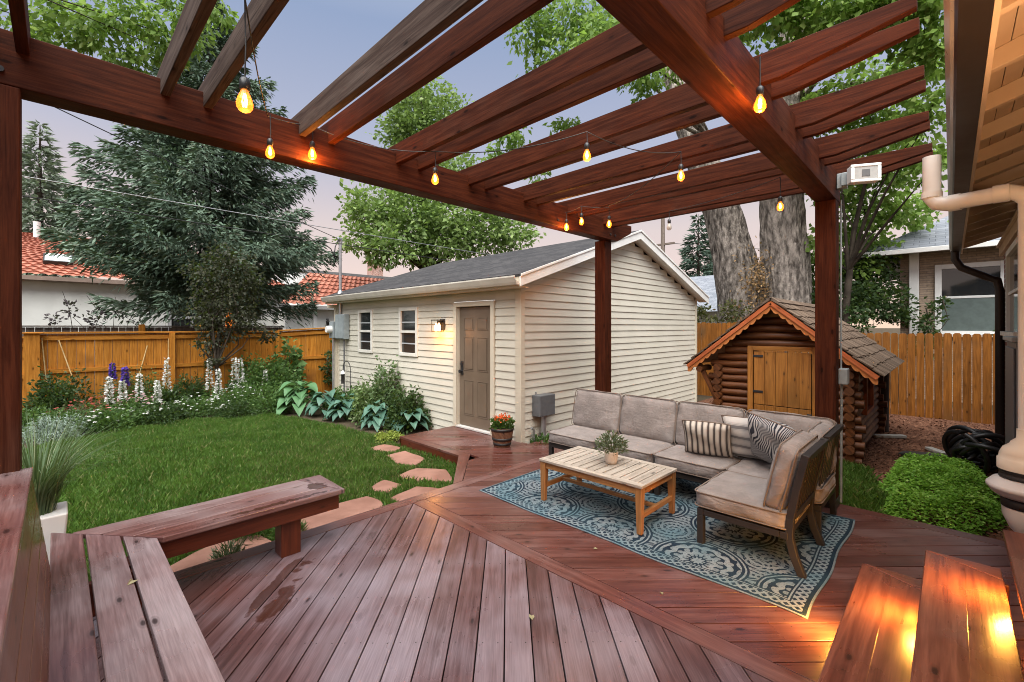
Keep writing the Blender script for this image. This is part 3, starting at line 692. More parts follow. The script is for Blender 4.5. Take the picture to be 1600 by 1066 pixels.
pp = thing('potted_plant', 'small bushy herb in a pale pot on the coffee table', 'plant', (3.70, 2.31, .42))
mb = MB(); mb.lathe((3.70, 2.31, .4205), [(.0, 0), (.050, 0), (.058, .03), (.064, .10), (.066, .118), (.060, .118), (.056, .095), (.0, .095)], 24); mb.build('pot', simple('blush_pot', (.58, .47, .38), (.68, .58, .49), 12, .6), pp)
n = 520; a = rng.uniform(0, 6.28, n); e = rng.uniform(0, 1, n) ** .7; rad = .135 * e
P = np.stack([3.70 + np.cos(a) * rad, 2.31 + np.sin(a) * rad, .53 + rng.uniform(0, .19, n) * (1.05 - e * .55)], 1)
D = np.stack([np.cos(a) * (.3 + e), np.sin(a) * (.3 + e), rng.uniform(.1, 1, n)], 1)
leaves('foliage', P, D, rng.uniform(.03, .055, n), .014, leafmat('herb_leaf', (.075, .10, .055), (.15, .185, .11), None, .15), pp)
mb = MB()
for i in range(12): a = i * .52; mb.tube([(3.70, 2.31, .515), (3.70 + .05 * math.cos(a), 2.31 + .05 * math.sin(a), .60), (3.70 + .10 * math.cos(a), 2.31 + .10 * math.sin(a), .66)], .0025, 4)
mb.build('stem', flat('herb_stem', (.08, .09, .04), .7), pp)

def rugmat():
    m = M('medallion_rug', .95, .08); x, y, _ = m.sep(m.co('UV')); W, L = 1.87, 2.93
    wob = (m.noise(m.co('UV'), 14, 2) - .5) * .02
    def med(sz, ox, oy):
        a = ((x + ox) / sz).fr() - .5; b = ((y + oy) / sz).fr() - .5; r = ((a * a + b * b).m('SQRT')) * sz + wob * .4; th = b.m('ARCTAN2', a); return a, b, r, th
    a, b, r, th = med(.73, .16, .37); ring = None
    sc = (th * 10).sin() * .012
    rr = r + sc
    lace = ((th * 16).sin() * .5 + .5) * ((r * 95).sin() * .5 + .5)
    inner = lace.gt(.22) * r.lt(.30)
    rings = (rr * 70).sin().gt(.25) * r.lt(.31)
    light = (inner * .75).mx(rings * .9)
    band = (r.gt(.285) * r.lt(.335)); edge = (r.gt(.305) * r.lt(.318))
    light = light * (band * -1 + 1)
    light = light.mx(edge * .9)
    # spaces between: small scroll medallions
    a2, b2, r2, th2 = med(.73, .16 + .365, .37 + .365)
    l2 = ((r2 * 120 + th2 * 2).sin().gt(.0)) * r.gt(.335)
    a3, b3, r3, th3 = med(.1825, .0, .05)
    l3 = ((r3 * 190 + th3).sin().gt(.15)) * r.gt(.335)
    out = l2.mx(l3 * .85) 
    light = light.mx(out * .8)
    # teal fill inside medallions
    n = m.noise(m.co('UV'), 60, 2); nb = m.noise(m.co('UV'), 3, 2)
    # border: distance to the rug's edge
    d = (x.mn(x * -1 + W)).mn(y.mn(y * -1 + L))
    bord = d.lt(.135)
    along = ((x + y) / .062).fr() - .5; al2 = ((x - y) / .062).fr() - .5
    cross = (along.ab().lt(.2) + al2.ab().lt(.2)).gt(.5) * d.gt(.035) * d.lt(.105)
    line = (d.gt(.115) * d.lt(.125)) + d.lt(.012)
    light = light * (bord * -1 + 1) + bord * (cross.mx(line))
    fd = m.voro(m.co('UV'), 75); light = light * ((fd * 1.5).sm(.2, .75) * .6 + .5) * (n * .5 + .75) + (fd.lt(.22)) * .12
    dark = m.mix(nb.sm(.35, .65), (.013, .022, .036), (.02, .042, .058)); teal = m.mix(nb.sm(.3, .7), (.21, .24, .25), (.115, .185, .215))
    m.set('Base Color', m.mix(light.mn(1), dark, teal)); m.bump(m.noise(m.co('UV'), 220, 1), .5, .004); return m.mat
rg = MB(); nx, ny = 38, 60; vs, uv, fs = [], [], []
for j in range(ny + 1):
    for i in range(nx + 1):
        u, v = i / nx * 1.87, j / ny * 2.93; ed = min(u, 1.87 - u, v, 2.93 - v)
        vs.append((3.09 + u + .012 * math.sin(v * 5) * (u < .3), .60 + v + .01 * math.sin(u * 7) * (v < .3), .0075 + .003 * math.sin(u * 9 + 1) * math.sin(v * 6) * (ed > .05) + .003 * max(0, math.sin(v * 11 + u)) * (ed < .06))); uv.append((u, v))
fs = [(j * (nx + 1) + i, j * (nx + 1) + i + 1, (j + 1) * (nx + 1) + i + 1, (j + 1) * (nx + 1) + i) for j in range(ny) for i in range(nx)]
rg.poly(vs, fs, sm=True, uvs=uv); ro = rg.build('rug', rugmat()); so = ro.modifiers.new('thickness', 'SOLIDIFY'); so.thickness = .006; so.offset = -1
tag(ro, 'blue and ivory medallion outdoor rug under the table and sofa', 'rug')

# ---------------------------------------------------------------- string lights
BULB = M('amber_bulb', .08, .5); BULB.set('Base Color', (.8, .22, .03, 1)); BULB.set('Emission Color', (1, .27, .025, 1)); BULB.set('Emission Strength', .55)
_t = BULB.node('BsdfTransparent'); _mx = BULB.node('MixShader'); _mx.inputs[0].default_value = .45; BULB.nt.links.new(BULB.b.outputs[0], _mx.inputs[1]); BULB.nt.links.new(_t.outputs[0], _mx.inputs[2]); BULB.nt.links.new(_mx.outputs[0], BULB.out.inputs[0])
BULB = BULB.mat
FIL = flat('filament', (1, .7, .3), .4, emit=(1, .62, .18), es=14)
CLEAR = M('unlit_bulb_glass', .05, .6, 0, 0, (.55, .5, .42)); CLEAR.set('Alpha', .6); CLEAR = CLEAR.mat
def bulb(loc, top, label, lit=True, s=.9, e=1.0):
    x, y, z = loc; t = thing('hanging_bulb', label, 'light bulb', loc, 'bulbs of the string lights')
    mb = MB(); mb.tube([(x, y, z + .075 * s), (x + .004, y, (z + top) / 2), (x, y, top)], .0032, 5); mb.build('cord', RUBBER, t)
    mb = MB(); mb.lathe((x, y, z), [(.0, .085 * s), (.012 * s, .084 * s), (.021 * s, .072 * s), (.021 * s, .035 * s), (.017 * s, .030 * s), (0, .030 * s)], 12); mb.build('socket', BLACKM, t)
    mb = MB(); mb.lathe((x, y, z), [(.013, .034), (.016, .022), (.027, -.004), (.0325, -.025), (.031, -.042), (.022, -.056), (.009, -.063), (0, -.064)] if s == 1 else [(a * s, b * s) for a, b in [(.013, .034), (.016, .022), (.027, -.004), (.0325, -.025), (.031, -.042), (.022, -.056), (.009, -.063), (0, -.064)]], 16)
    g = mb.build('glass', BULB if lit else CLEAR, t)
    mb = MB()
    for k in range(6):
        a = k * 1.047; mb.tube([(x + .004 * s * math.cos(a), y + .004 * s * math.sin(a), z + .015 * s), (x + .011 * s * math.cos(a + .4), y + .011 * s * math.sin(a + .4), z - .018 * s), (x + .006 * s * math.cos(a + .9), y + .006 * s * math.sin(a + .9), z - .040 * s)], .0018 * s, 4)
    mb.build('filament', FIL if lit else STEEL, g)
    if lit:
        ld = bpy.data.lights.new('bulb_glow', 'POINT'); ld.energy = 1.0 * e; ld.specular_factor = 0; ld.color = (1, .36, .06); ld.shadow_soft_size = .035
        lo = bpy.data.objects.new('bulb_glow', ld); C.objects.link(lo); lo.parent = t; lo.location = (0, 0, -.07 * s)
    return t
ZR = z0r - .002
bulb((.555, 2.13, 2.69), ZR + .02, 'large close hanging bulb below the weathered grey rafter', s=1.0)
bulb((1.01, 3.29, 2.92), 3.16, 'hanging bulb against the left beam, left of the one that glows on the wood')
bulb((1.30, 3.315, 2.995), 3.19, 'hanging bulb that throws an orange glow on the left beam', e=8)
bulb((2.087, 2.90, 2.90), ZR, 'hanging bulb in front of the left beam, below a pair of rafters, on its own')
bulb((2.633, 1.842, 2.95), ZR, 'hanging bulb high in the middle, under the rafters over the table')
bulb((3.453, 1.522, 2.93), ZR, 'hanging bulb over the sofa, just right of the one high in the middle')
bulb((2.53, .70, 2.88), 3.11, 'hanging bulb glowing on the outer face of the right beam', e=8)
bulb((4.685, 1.126, 2.85), ZR, 'hanging bulb in front of the big double tree trunk', e=.8)
bulb((4.30, 3.305, 2.94), 3.10, 'hanging bulb glowing red on the left beam close to its end', e=8)
bulb((4.21, 3.02, 2.945), ZR, 'small hanging bulb just right of the beam glow, in the pair nearest the garage roof')
bulb((4.48, 2.825, 2.93), ZR, 'hanging bulb above the top of the middle post', e=1.2)
bulb((5.12, 2.40, 2.93), ZR, 'unlit clear hanging bulb beside the garage gable', lit=False)
def sag(p, q, d, n=14):
    p, q = Vector(p), Vector(q); return [p.lerp(q, i / n) + Vector((0, 0, -d * 4 * (i / n) * (1 - i / n))) for i in range(n + 1)]
mb = MB(); c = []
path = [(.3, .4, 3.13), (.555, 2.13, 3.12), (1.01, 3.33, 3.16), (1.30, 3.335, 3.19), (2.087, 2.90, ZR), (2.633, 1.842, ZR), (3.453, 1.522, ZR), (4.35, 2.75, ZR - .02), (4.48, 2.825, ZR), (4.21, 3.02, ZR), (4.30, 3.33, 3.10)]
for i, (a, b) in enumerate(zip(path[:-1], path[1:])): c += sag(a, b, .06 if (Vector(a) - Vector(b)).length > .8 else .01)[(1 if i else 0):]
mb.tube(c, .0035, 5); tag(mb.build('string_light_cable', RUBBER), 'thin black string light cable looping between the rafters', 'cable')
mb = MB(); mb.tube(sag((5.12, 2.40, ZR), (4.685, 1.126, ZR), .03), .0035, 5); tag(mb.build('string_light_cable', RUBBER), 'thin black cable along the last rafter by the big tree trunk', 'cable')

# ---------------------------------------------------------------- garage
gx, gy, gx2, gy2, ge, gr = 4.86, 4.59, 11.25, 10.78, 2.46, 3.53
ga = thing('garage', 'beige clapboard garage with brown door and dark shingle roof', 'garage', (gx, gy, -.18))
def siding(name, n0, n1, plane, holes=(), gable=False, parent=None):
    """lapped courses along plane axis; plane ('x',x0) faces -x, ('y',y0) faces -y"""
    mb = MB(); ex = .122; z = -.18; i = 0; ax, c0 = plane
    topz = gr if gable else ge
    while z < topz:
        z1 = min(z + ex, topz)
        spans = [(n0, n1)]
        if gable and z1 > ge - .02:
            k = (z1 - ge) / (gr - ge); k = max(k, 0); m_ = (n0 + n1) / 2; spans = [(n0 + (m_ - n0) * k, n1 - (n1 - m_) * k)]
        spans = [(a, b, z, z1) for a, b in spans]
        for (h0, h1, b0, b1) in holes:
            ns = []
            for a, b, q0, q1 in spans:
                if q1 > b0 + .001 and q0 < b1 - .001 and h1 > a and h0 < b:
                    if h0 > a: ns.append((a, h0, q0, q1))
                    if h1 < b: ns.append((h1, b, q0, q1))
                    if q0 < b0: ns.append((max(a, h0), min(b, h1), q0, b0))
                    if q1 > b1: ns.append((max(a, h0), min(b, h1), b1, q1))
                else: ns.append((a, b, q0, q1))
            spans = ns
        for a, b, q0, q1 in spans:
            d0, d1 = .020 - .016 * (q0 - z) / ex, .020 - .016 * (q1 - z) / ex; P = (lambda n, d, z: (c0 - d, n, z)) if ax == 'x' else (lambda n, d, z: (n, c0 - d, z))
            A = [P(a, d0, q0), P(b, d0, q0), P(b, d1, q1), P(a, d1, q1)]; B = [P(a, d0, q0), P(b, d0, q0), P(b, 0, q0), P(a, 0, q0)]
            if ax == 'x': A, B = A[::-1], B
            else: B = B[::-1]
            r = random.random() * 9; mb.face(A, [(p[0] + p[1] + r, p[2]) for p in A]); mb.face(B, [(0, 0)] * 4)
        z += ex
    return mb.build(name, SIDING, parent)
dy0, dy1, dz1 = 5.23, 6.07, 2.05
w1, w2 = (9.07, 9.66, 1.18, 2.07), (7.32, 7.91, 1.18, 2.07)
siding('wall', gy, gy2, ('x', gx), [(dy0 - .1, dy1 + .1, -1, dz1 + .1), (w1[0] - .03, w1[1] + .03, w1[2] - .03, w1[3] + .03), (w2[0] - .03, w2[1] + .03, w2[2] - .03, w2[3] + .03)], parent=ga)
siding('gable_wall', gx, gx2, ('y', gy), gable=True, parent=ga)
mb = MB(); mb.bx(gx2, gx2 + .02, gy, gy2, -.18, ge); mb.bx(gx, gx2, gy2, gy2 + .02, -.18, ge); mb.bx(gx + .03, gx2 - .01, gy + .03, gy2 - .01, -.18, -.16); mb.build('back_wall', TRIM, ga)
for a_ in ((gx - .034, gx + .06, gy - .034, gy - .001, -.17, ge), (gx - .034, gx - .001, gy, gy + .085, -.17, ge - .002), (gx - .038, gx - .001, gy2 - .08, gy2, -.17, ge - .002), (gx2 - .05, gx2 + .025, gy - .038, gy - .001, -.17, ge - .003)): mb = MB(); mb.bx(*a_); mb.build('corner_trim', TRIM, ga, bevel=.003)
rx0, rx1, rxm, ry0, ry1 = gx - .25, gx2 + .27, (gx + gx2) / 2, gy - .22, gy2 + .2
sl = (gr - ge) / ((gx2 - gx) / 2); rz0 = ge - .25 * sl + .10; rzm = gr + .10
def roof(mb, x0, z0, xm, zm, x1, y0, y1, t=.03):
    for xa, za in ((x0, z0), (x1, z0)):
        L = math.hypot(xm - xa, zm - za); P = [(xa, y0, za), (xm, y0, zm), (xm, y1, zm), (xa, y1, za)]
        if xa > xm: P = P[::-1]; uv = [(y1, 0), (y1, L), (y0, L), (y0, 0)]
        else: uv = [(y0, 0), (y0, L), (y1, L), (y1, 0)]
        mb.face(P[::-1] if False else P[::-1], uv[::-1])
        mb.face([(x, y, z - t) for x, y, z in P])
        mb.face([(P[0][0], y0, za if False else P[0][2]), (P[1][0], y0, P[1][2]), (P[1][0], y0, P[1][2] - t), (P[0][0], y0, P[0][2] - t)])
        mb.face([(xa, y0, za), (xa, y1, za), (xa, y1, za - t), (xa, y0, za - t)])
mb = MB(); roof(mb, rx0, rz0, rxm, rzm, rx1, ry0, ry1); mb.build('roof', SHING, ga)
mb = MB()
for xa, sg in ((rx0, 1), (rx1, -1)):
    mb.prism([(xa, ry0 - .012, rz0 - .035), (rxm, ry0 - .012, rzm - .035), (rxm, ry0 - .012, rzm - .175), (xa, ry0 - .012, rz0 - .175)], (0, .022, 0))
    mb.prism([(xa, ry0 + .012, rz0 - .12), (rxm, ry0 + .012, rzm - .12), (rxm, ry0 + .012, rzm - .13), (xa, ry0 + .012, rz0 - .13)], (0, .22, 0))
    mb.prism([(xa, ry0 - .03, rz0 + .001), (rxm, ry0 - .03, rzm + .001), (rxm, ry0 - .03, rzm - .033), (xa, ry0 - .03, rz0 - .033)], (0, .017, 0))
mb.build('rake_board', WHITE, ga, bevel=.002)
mb = MB(); mb.bx(rx0 + .012, rx0 + .03, ry0, ry1, rz0 - .19, rz0 - .035); mb.bx(rx0 + .031, gx - .03, ry0 + .03, ry1, rz0 - .185, rz0 - .17); mb.build('fascia', TRIM, ga)
mb = MB(); mb.prism([(rx0 + .011, ry0 + .01, rz0 - .155), (rx0 - .055, ry0 + .01, rz0 - .155), (rx0 - .075, ry0 + .01, rz0 - .12), (rx0 - .105, ry0 + .01, rz0 - .05), (rx0 - .105, ry0 + .01, rz0 - .03), (rx0 - .092, ry0 + .01, rz0 - .03), (rx0 - .085, ry0 + .01, rz0 - .09), (rx0 + .011, ry0 + .01, rz0 - .11)], (0, ry1 - ry0, 0), g=(0, 1, 0)); mb.build('gutter', simple('gutter_beige', (.50, .47, .40), (.60, .57, .50), 3, .35, .4), ga, bevel=.003)
mb = MB(); mb.bx(rx0 - .02, gx - .04, gy2 - .02, gy2 + .04, 2.18, 2.26); mb.bx(gx - .095, gx - .035, gy2 - .03, gy2 + .04, -.1, 2.2); mb.build('downspout', TRIM, ga, bevel=.006)
# door
mb = MB(); mb.bx(gx - .048, gx + .02, dy0 - .095, dy0 - .012, .0, dz1 + .09); mb.bx(gx - .048, gx + .02, dy1 + .012, dy1 + .095, .0, dz1 + .09); mb.bx(gx - .047, gx + .02, dy0 - .01, dy1 + .01, dz1 + .012, dz1 + .09); mb.bx(gx - .01, gx + .05, dy0 - .011, dy0, .02, dz1 + .011); mb.bx(gx - .01, gx + .05, dy1, dy1 + .011, .02, dz1 + .011); mb.build('door_frame', TRIM, ga, bevel=.004)
mb = MB(); mb.bx(gx - .05, gx + .05, dy0 - .011, dy1 + .011, .004, .035); mb.build('threshold', simple('pale_sill', (.5, .48, .45), (.6, .58, .55), 5, .5), ga, bevel=.004)
mb = MB(); X = gx + .025
mb.bx(X, X + .03, dy0 + .004, dy1 - .004, .04, dz1)
def panel(y0, y1, z0, z1):
    b = .028
    for (a0, a1, c0, c1) in ((y0, y1, z0, z0 + .014), (y0, y1, z1 - .014, z1), (y0, y0 + .014, z0 + .015, z1 - .015), (y1 - .014, y1, z0 + .015, z1 - .015)): mb.bx(X - .006, X - .0005, a0, a1, c0, c1)
    mb.prism([(X - .0005, y0 + b, z0 + b), (X - .0005, y1 - b, z0 + b), (X - .0005, y1 - b, z1 - b), (X - .0005, y0 + b, z1 - b)], (-.008, 0, 0))
for y0, y1 in ((dy0 + .12, dy0 + .375), (dy1 - .375, dy1 - .12)):
    panel(y0, y1, 1.66, 1.88); panel(y0, y1, .98, 1.55); panel(y0, y1, .22, .82)
dr = mb.build('door', DOORP, ga, bevel=.003, seg=2)
mb = MB(); mb.tube([(X - .001, dy1 - .07, .96), (X - .03, dy1 - .07, .96), (X - .05, dy1 - .07, .96)], [.03, .018, .02], 12); mb.tube([(X - .05, dy1 - .07, .96), (X - .065, dy1 - .07, .96)], .03, 14); mb.tube([(X - .001, dy1 - .07, 1.08), (X - .02, dy1 - .07, 1.08)], .032, 14); mb.bx(X - .012, X - .001, dy1 - .10, dy1 - .04, .90, 1.13); mb.build('handle', BLACKM, dr)
# windows: frame, two panes, a bright shelf edge seen inside
for (y0, y1, z0, z1) in (w1, w2):
    mb = MB()
    for a in ((y0 - .035, y0 + .035, z0 - .035, z1 + .035), (y1 - .035, y1 + .035, z0 - .035, z1 + .035)): mb.bx(gx - .04, gx + .03, *a)
    mb.bx(gx - .039, gx + .03, y0 + .036, y1 - .036, z1 - .03, z1 + .034); mb.bx(gx - .045, gx + .03, y0 + .036, y1 - .036, z0 - .034, z0 + .03); mb.bx(gx - .03, gx + .03, y0 + .036, y1 - .036, (z0 + z1) / 2 - .025, (z0 + z1) / 2 + .025)
    w = mb.build('window', simple('window_vinyl', (.62, .60, .54), (.72, .70, .63), 4, .4), ga, bevel=.004)
    mb = MB(); mb.bx(gx - .001, gx + .004, y0 + .036, y1 - .036, z0 + .03, z1 - .03); mb.build('pane', GLASS, w)
    mb = MB(); mb.bx(gx - .012, gx - .002, y0 + .037, y1 - .037, z0 + .20, z0 + .225); mb.bx(gx - .012, gx - .002, y0 + .037, y1 - .037, z0 + .62, z0 + .645); mb.build('mullion', simple('muntin_grey', (.35, .37, .38), (.42, .44, .45), 4, .4), w)
# service mast on the roof
ms = thing('service_mast', 'tall galvanised electric mast standing on the garage eave by the tree', 'mast', (4.75, 10.55, 2.3))
mb = MB(); mb.tube([(4.80, 10.55, 1.9), (4.80, 10.55, 3.75)], .035, 10); mb.tube([(4.80, 10.55, 3.74), (4.80, 10.55, 3.84), (4.72, 10.5, 3.86)], [.05, .055, .03], 10); mb.tube([(4.80, 10.55, 2.52), (4.80, 10.55, 2.60)], [.08, .04], 10); mb.build('pipe', STEEL, ms)
mb = MB(); mb.tube([(4.74, 10.5, 3.84), (4.62, 10.42, 3.62), (4.60, 10.42, 3.45), (4.66, 10.48, 3.30), (4.5, 10.38, 3.55), (4.4, 10.4, 3.62)], .012, 6); mb.build('drip_loop', RUBBER, ms)
# meter box and electric meter
me_ = thing('meter_box', 'large grey electric panel box on the garage wall beside the fence', 'meter box', (4.74, 10.36, 1.43))
mb = MB(); mb.bx(4.70, 4.838, 10.14, 10.60, 1.43, 2.02); mb.build('box', GREYM, me_, bevel=.012); mb = MB(); mb.bx(4.685, 4.699, 10.16, 10.58, 1.45, 2.0); mb.build('door', GREYM, me_, bevel=.004)
mb = MB(); mb.tube([(4.76, 10.25, 1.429), (4.76, 10.25, .2), (4.76, 10.25, -.1)], .018, 8); mb.build('conduit', GREYD, me_)
mt = thing('electric_meter', 'round white electric meter on its grey socket at the garage corner', 'meter', (4.72, 10.77, 1.45))
mb = MB(); mb.bx(4.66, 4.76, 10.63, 10.86, 1.45, 1.85); mb.build('box', GREYM, mt, bevel=.01); mb = MB(); mb.tube([(4.659, 10.74, 1.66), (4.60, 10.74, 1.66), (4.54, 10.74, 1.66)], [.09, .085, .075], 18); mb.build('dial', WHITE, mt)
mb = MB(); mb.tube([(4.71, 10.74, 1.449), (4.71, 10.74, -.1)], .025, 8); mb.build('conduit', STEEL, mt)
# wall lantern beside the door
la = thing('wall_lantern', 'lit glass box lantern on the siding beside the brown door', 'lamp', (4.77, 6.5, 1.62))
mb = MB(); mb.bx(4.826, 4.842, 6.43, 6.57, 1.66, 1.86); mb.bx(4.76, 4.825, 6.47, 6.53, 1.80, 1.83); mb.bx(4.66, 4.80, 6.40, 6.60, 1.832, 1.85)
for y in (6.405, 6.585):
    for x in (4.665, 4.785): mb.bx(x, x + .01, y, y + .01, 1.64, 1.831)
mb.bx(4.665, 4.795, 6.405, 6.595, 1.63, 1.64); mb.build('bracket', DARKM, la, bevel=.002)
mb = MB(); mb.tube([(4.73, 6.46, 1.645), (4.73, 6.46, 1.74), (4.73, 6.46, 1.79)], [.028, .03, .012], 12); mb.tube([(4.73, 6.54, 1.645), (4.73, 6.54, 1.74), (4.73, 6.54, 1.79)], [.028, .03, .012], 12); mb.build('bulb', flat('lantern_bulb', (1, .9, .7), .4, emit=(1, .5, .16), es=3.5), la)
ld = bpy.data.lights.new('lantern_glow', 'POINT'); ld.energy = 6; ld.color = (1, .36, .08); ld.shadow_soft_size = .04; lo = bpy.data.objects.new('lantern_glow', ld); C.objects.link(lo); lo.parent = la; lo.location = Vector((4.66, 6.5, 1.58)) - LOC[la]
# grey junction box on a conduit by the gable
jb = thing('electrical_box', 'grey electrical box on a short conduit by the gable wall', 'electrical box', (5.25, 4.5, -.16))
mb = MB(); mb.bx(5.08, 5.44, 4.40, 4.565, .36, .68); mb.build('box', GREYD, jb, bevel=.01); mb = MB(); mb.tube([(5.25, 4.48, -.16), (5.25, 4.48, .36)], .04, 12); mb.tube([(5.12, 4.52, .681), (5.12, 4.52, .73)], .015, 8); mb.tube([(5.05, 4.5, -.16), (5.05, 4.5, .16), (5.0, 4.5, .2)], .02, 8); mb.build('conduit', STEEL, jb)
# half barrel with flowers
br = thing('barrel_planter', 'wooden half barrel of orange flowers beside the brown door', 'planter', (4.50, 4.62, 0))
mb = MB(); mb.lathe((4.50, 4.62, .003), [(0, 0), (.115, 0), (.14, .10), (.158, .20), (.165, .27), (.15, .27), (.145, .22), (0, .22)], 20, sm=False); mb.build('barrel', plank('barrel_staves', (.13, .055, .03), (.22, .11, .06), rough=.6, island=.2), br, bevel=.003)
for z, r in ((.03, .124), (.10, .1425), (.235, .164)):
    mb = MB(); mb.lathe((4.50, 4.62, z), [(r, 0), (r + .005, 0), (r + .009, .035), (r + .003, .036)], 24); mb.build('hoop', DARKM, br)
n = 500; a = rng.uniform(0, 6.28, n); e = rng.uniform(0, 1, n) ** .6; P = np.stack([4.5 + np.cos(a) * .15 * e, 4.62 + np.sin(a) * .15 * e, .25 + rng.uniform(0, .13, n)], 1); D = np.stack([np.cos(a) * e, np.sin(a) * e, rng.uniform(.0, 1, n)], 1)
leaves('foliage', P, D, rng.uniform(.03, .06, n), .03, leafmat('planter_leaf', (.035, .085, .02), (.07, .13, .035)), br)
n = 110; a = rng.uniform(0, 6.28, n); e = rng.uniform(0, 1, n) ** .5; P = np.stack([4.5 + np.cos(a) * .13 * e, 4.62 + np.sin(a) * .13 * e, .37 + rng.uniform(0, .08, n)], 1)
leaves('flowers', P, rng.normal(size=(n, 3)) + [0, 0, .5], .035, .03, leafmat('orange_petal', (.62, .07, .02), (.75, .16, .03), None, .2), br)
# shepherd's hook with a small feeder
hk = thing('shepherd_hook', 'thin black shepherd hook with a small feeder by the meter boxes', 'garden hook', (4.6, 9.8, -.15))
mb = MB(); arc = [(4.6, 9.6, -.15), (4.6, 9.6, .78)] + [(4.6, 9.78 - .18 * math.cos(R(t)), .78 + .16 * math.sin(R(t))) for t in range(20, 181, 20)]; mb.tube(arc + [(4.6, 9.97, .72)], .009, 6); mb.build('rod', BLACKM, hk)
mb = MB(); mb.lathe((4.6, 9.97, .42), [(0, 0), (.045, 0), (.04, .02), (.038, .20), (.05, .21), (.02, .26), (0, .30)], 10); mb.build('feeder', DARKM, hk); mb = MB(); mb.lathe((4.6, 9.97, .64), [(.055, 0), (.05, .03), (.012, .08)], 10); mb.build('feeder_cap', WHITE, hk)

# ---------------------------------------------------------------- fences
def fence(name, label, ax, c, n0, n1, zg, t0, t1, posts, mat, rails, w=.14, dog=False, cap=True, side=-1, group='wooden fences', pw=.1, extra=0):
    """board fence on plane ax=c from n0 to n1; the top rises from t0 to t1; rails and posts on the viewer's side"""
    P = (lambda n, d, z: (c + d, n, z)) if ax == 'x' else (lambda n, d, z: (n, c + d, z))
    f = thing(name, label, 'fence', P((n0 + n1) / 2, 0, zg), group); tz = lambda n: t0 + (t1 - t0) * (n - n0) / (n1 - n0)
    mb = MB(); n = n0
    while n < n1 - .02:
        e = min(n + w - random.uniform(.003, .009) - extra, n1); dz = random.uniform(-.012, .012) if dog else 0; d = random.uniform(0, .004)
        if dog: pts = [P(n, d, zg), P(e, d, zg), P(e, d, tz(e) + dz - .03), P(e - .03, d, tz(e) + dz), P(n + .03, d, tz(n) + dz), P(n, d, tz(n) + dz - .03)]
        else: pts = [P(n, d, zg), P(e, d, zg), P(e, d, tz(e) - .03), P(n, d, tz(n) - .03)]
        mb.prism(pts, Vector(P(0, .018, 0)) - Vector(P(0, 0, 0)), g=(0, 0, 1)); n += w
    mb.build('boards', mat, f)
    for h0, h1 in rails:
        mb = MB(); mb.bar(P(n0, side * .022, h0), P(n1, side * .022, h1), .04, .085); mb.build('rail', mat, f, bevel=.004)
    if cap:
        mb = MB(); mb.bar(P(n0 - .03, -.01, t0), P(n1 + .03, -.01, t1), .14, .035); mb.build('cap_rail', mat, f, bevel=.004)
    for p in posts:
        mb = MB(); a = P(p - pw / 2, side * .045, 0); b = P(p + pw / 2, side * (.045 + .09), 0); mb.bx(a[0], b[0], a[1], b[1], zg, tz(p) - (.02 if cap else .0), g=(0, 0, 1)); mb.build('post', mat, f, bevel=.004)
    return f
fence('fence', 'orange board fence with cap rail behind the white flowers', 'y', 13.0, -.42, 4.17, -.2, 1.60, 1.60, (1.87, 4.14), FENCE, ((.82, .82), (1.49, 1.49)))
fence('fence', 'orange board fence section that meets the garage corner', 'y', 13.0, 4.23, 6.4, -.2, 1.62, 1.74, (5.80,), FENCE, ((.84, .86), (1.50, 1.62)))
fence('fence', 'low dark orange fence piece behind the left pergola post', 'y', 13.6, -3.5, -.45, -.2, 1.5, 1.5, (-1.4,), FENCE, ((.7, .7), (1.35, 1.35)))
cp = thing('fence_post', 'wide flat orange corner post at the left end of the garden fence', 'fence post', (-.40, 12.85, -.2)); mb = MB(); mb.bx(-.46, -.24, 12.80, 12.95, -.2, 1.585, g=(0, 0, 1)); mb.build('post', FENCE, cp, bevel=.006); mb = MB(); mb.bx(-.50, -.20, 12.76, 12.97, 1.587, 1.61); mb.build('cap', FENCE, cp, bevel=.004)
fence('fence', 'weathered dark fence with flat cap beyond the orange fence', 'y', 16.6, -6, 5.5, -.2, 1.74, 1.74, (), DARKFENCE, ((1.5, 1.5),), w=.16)
fp2 = thing('fence_post', 'short orange post end sticking up behind the garden fence', 'fence post', (1.7, 16.4, -.2)); mb = MB(); mb.bx(1.62, 1.76, 16.42, 16.5, -.2, 1.79); mb.build('post', FENCE, fp2, bevel=.004)
fence('fence', 'brown dog-eared fence at the right below the brick house window', 'x', 12.65, -.70, 2.9, -.2, 1.59, 1.60, (), FENCE2, (), w=.137, dog=True, cap=False, extra=.006)
fence('fence', 'brown fence piece between the garage and the log playhouse', 'x', 12.65, 2.95, 5.6, -.2, 1.83, 1.85, (), FENCE2, (), w=.137, dog=True, cap=False)

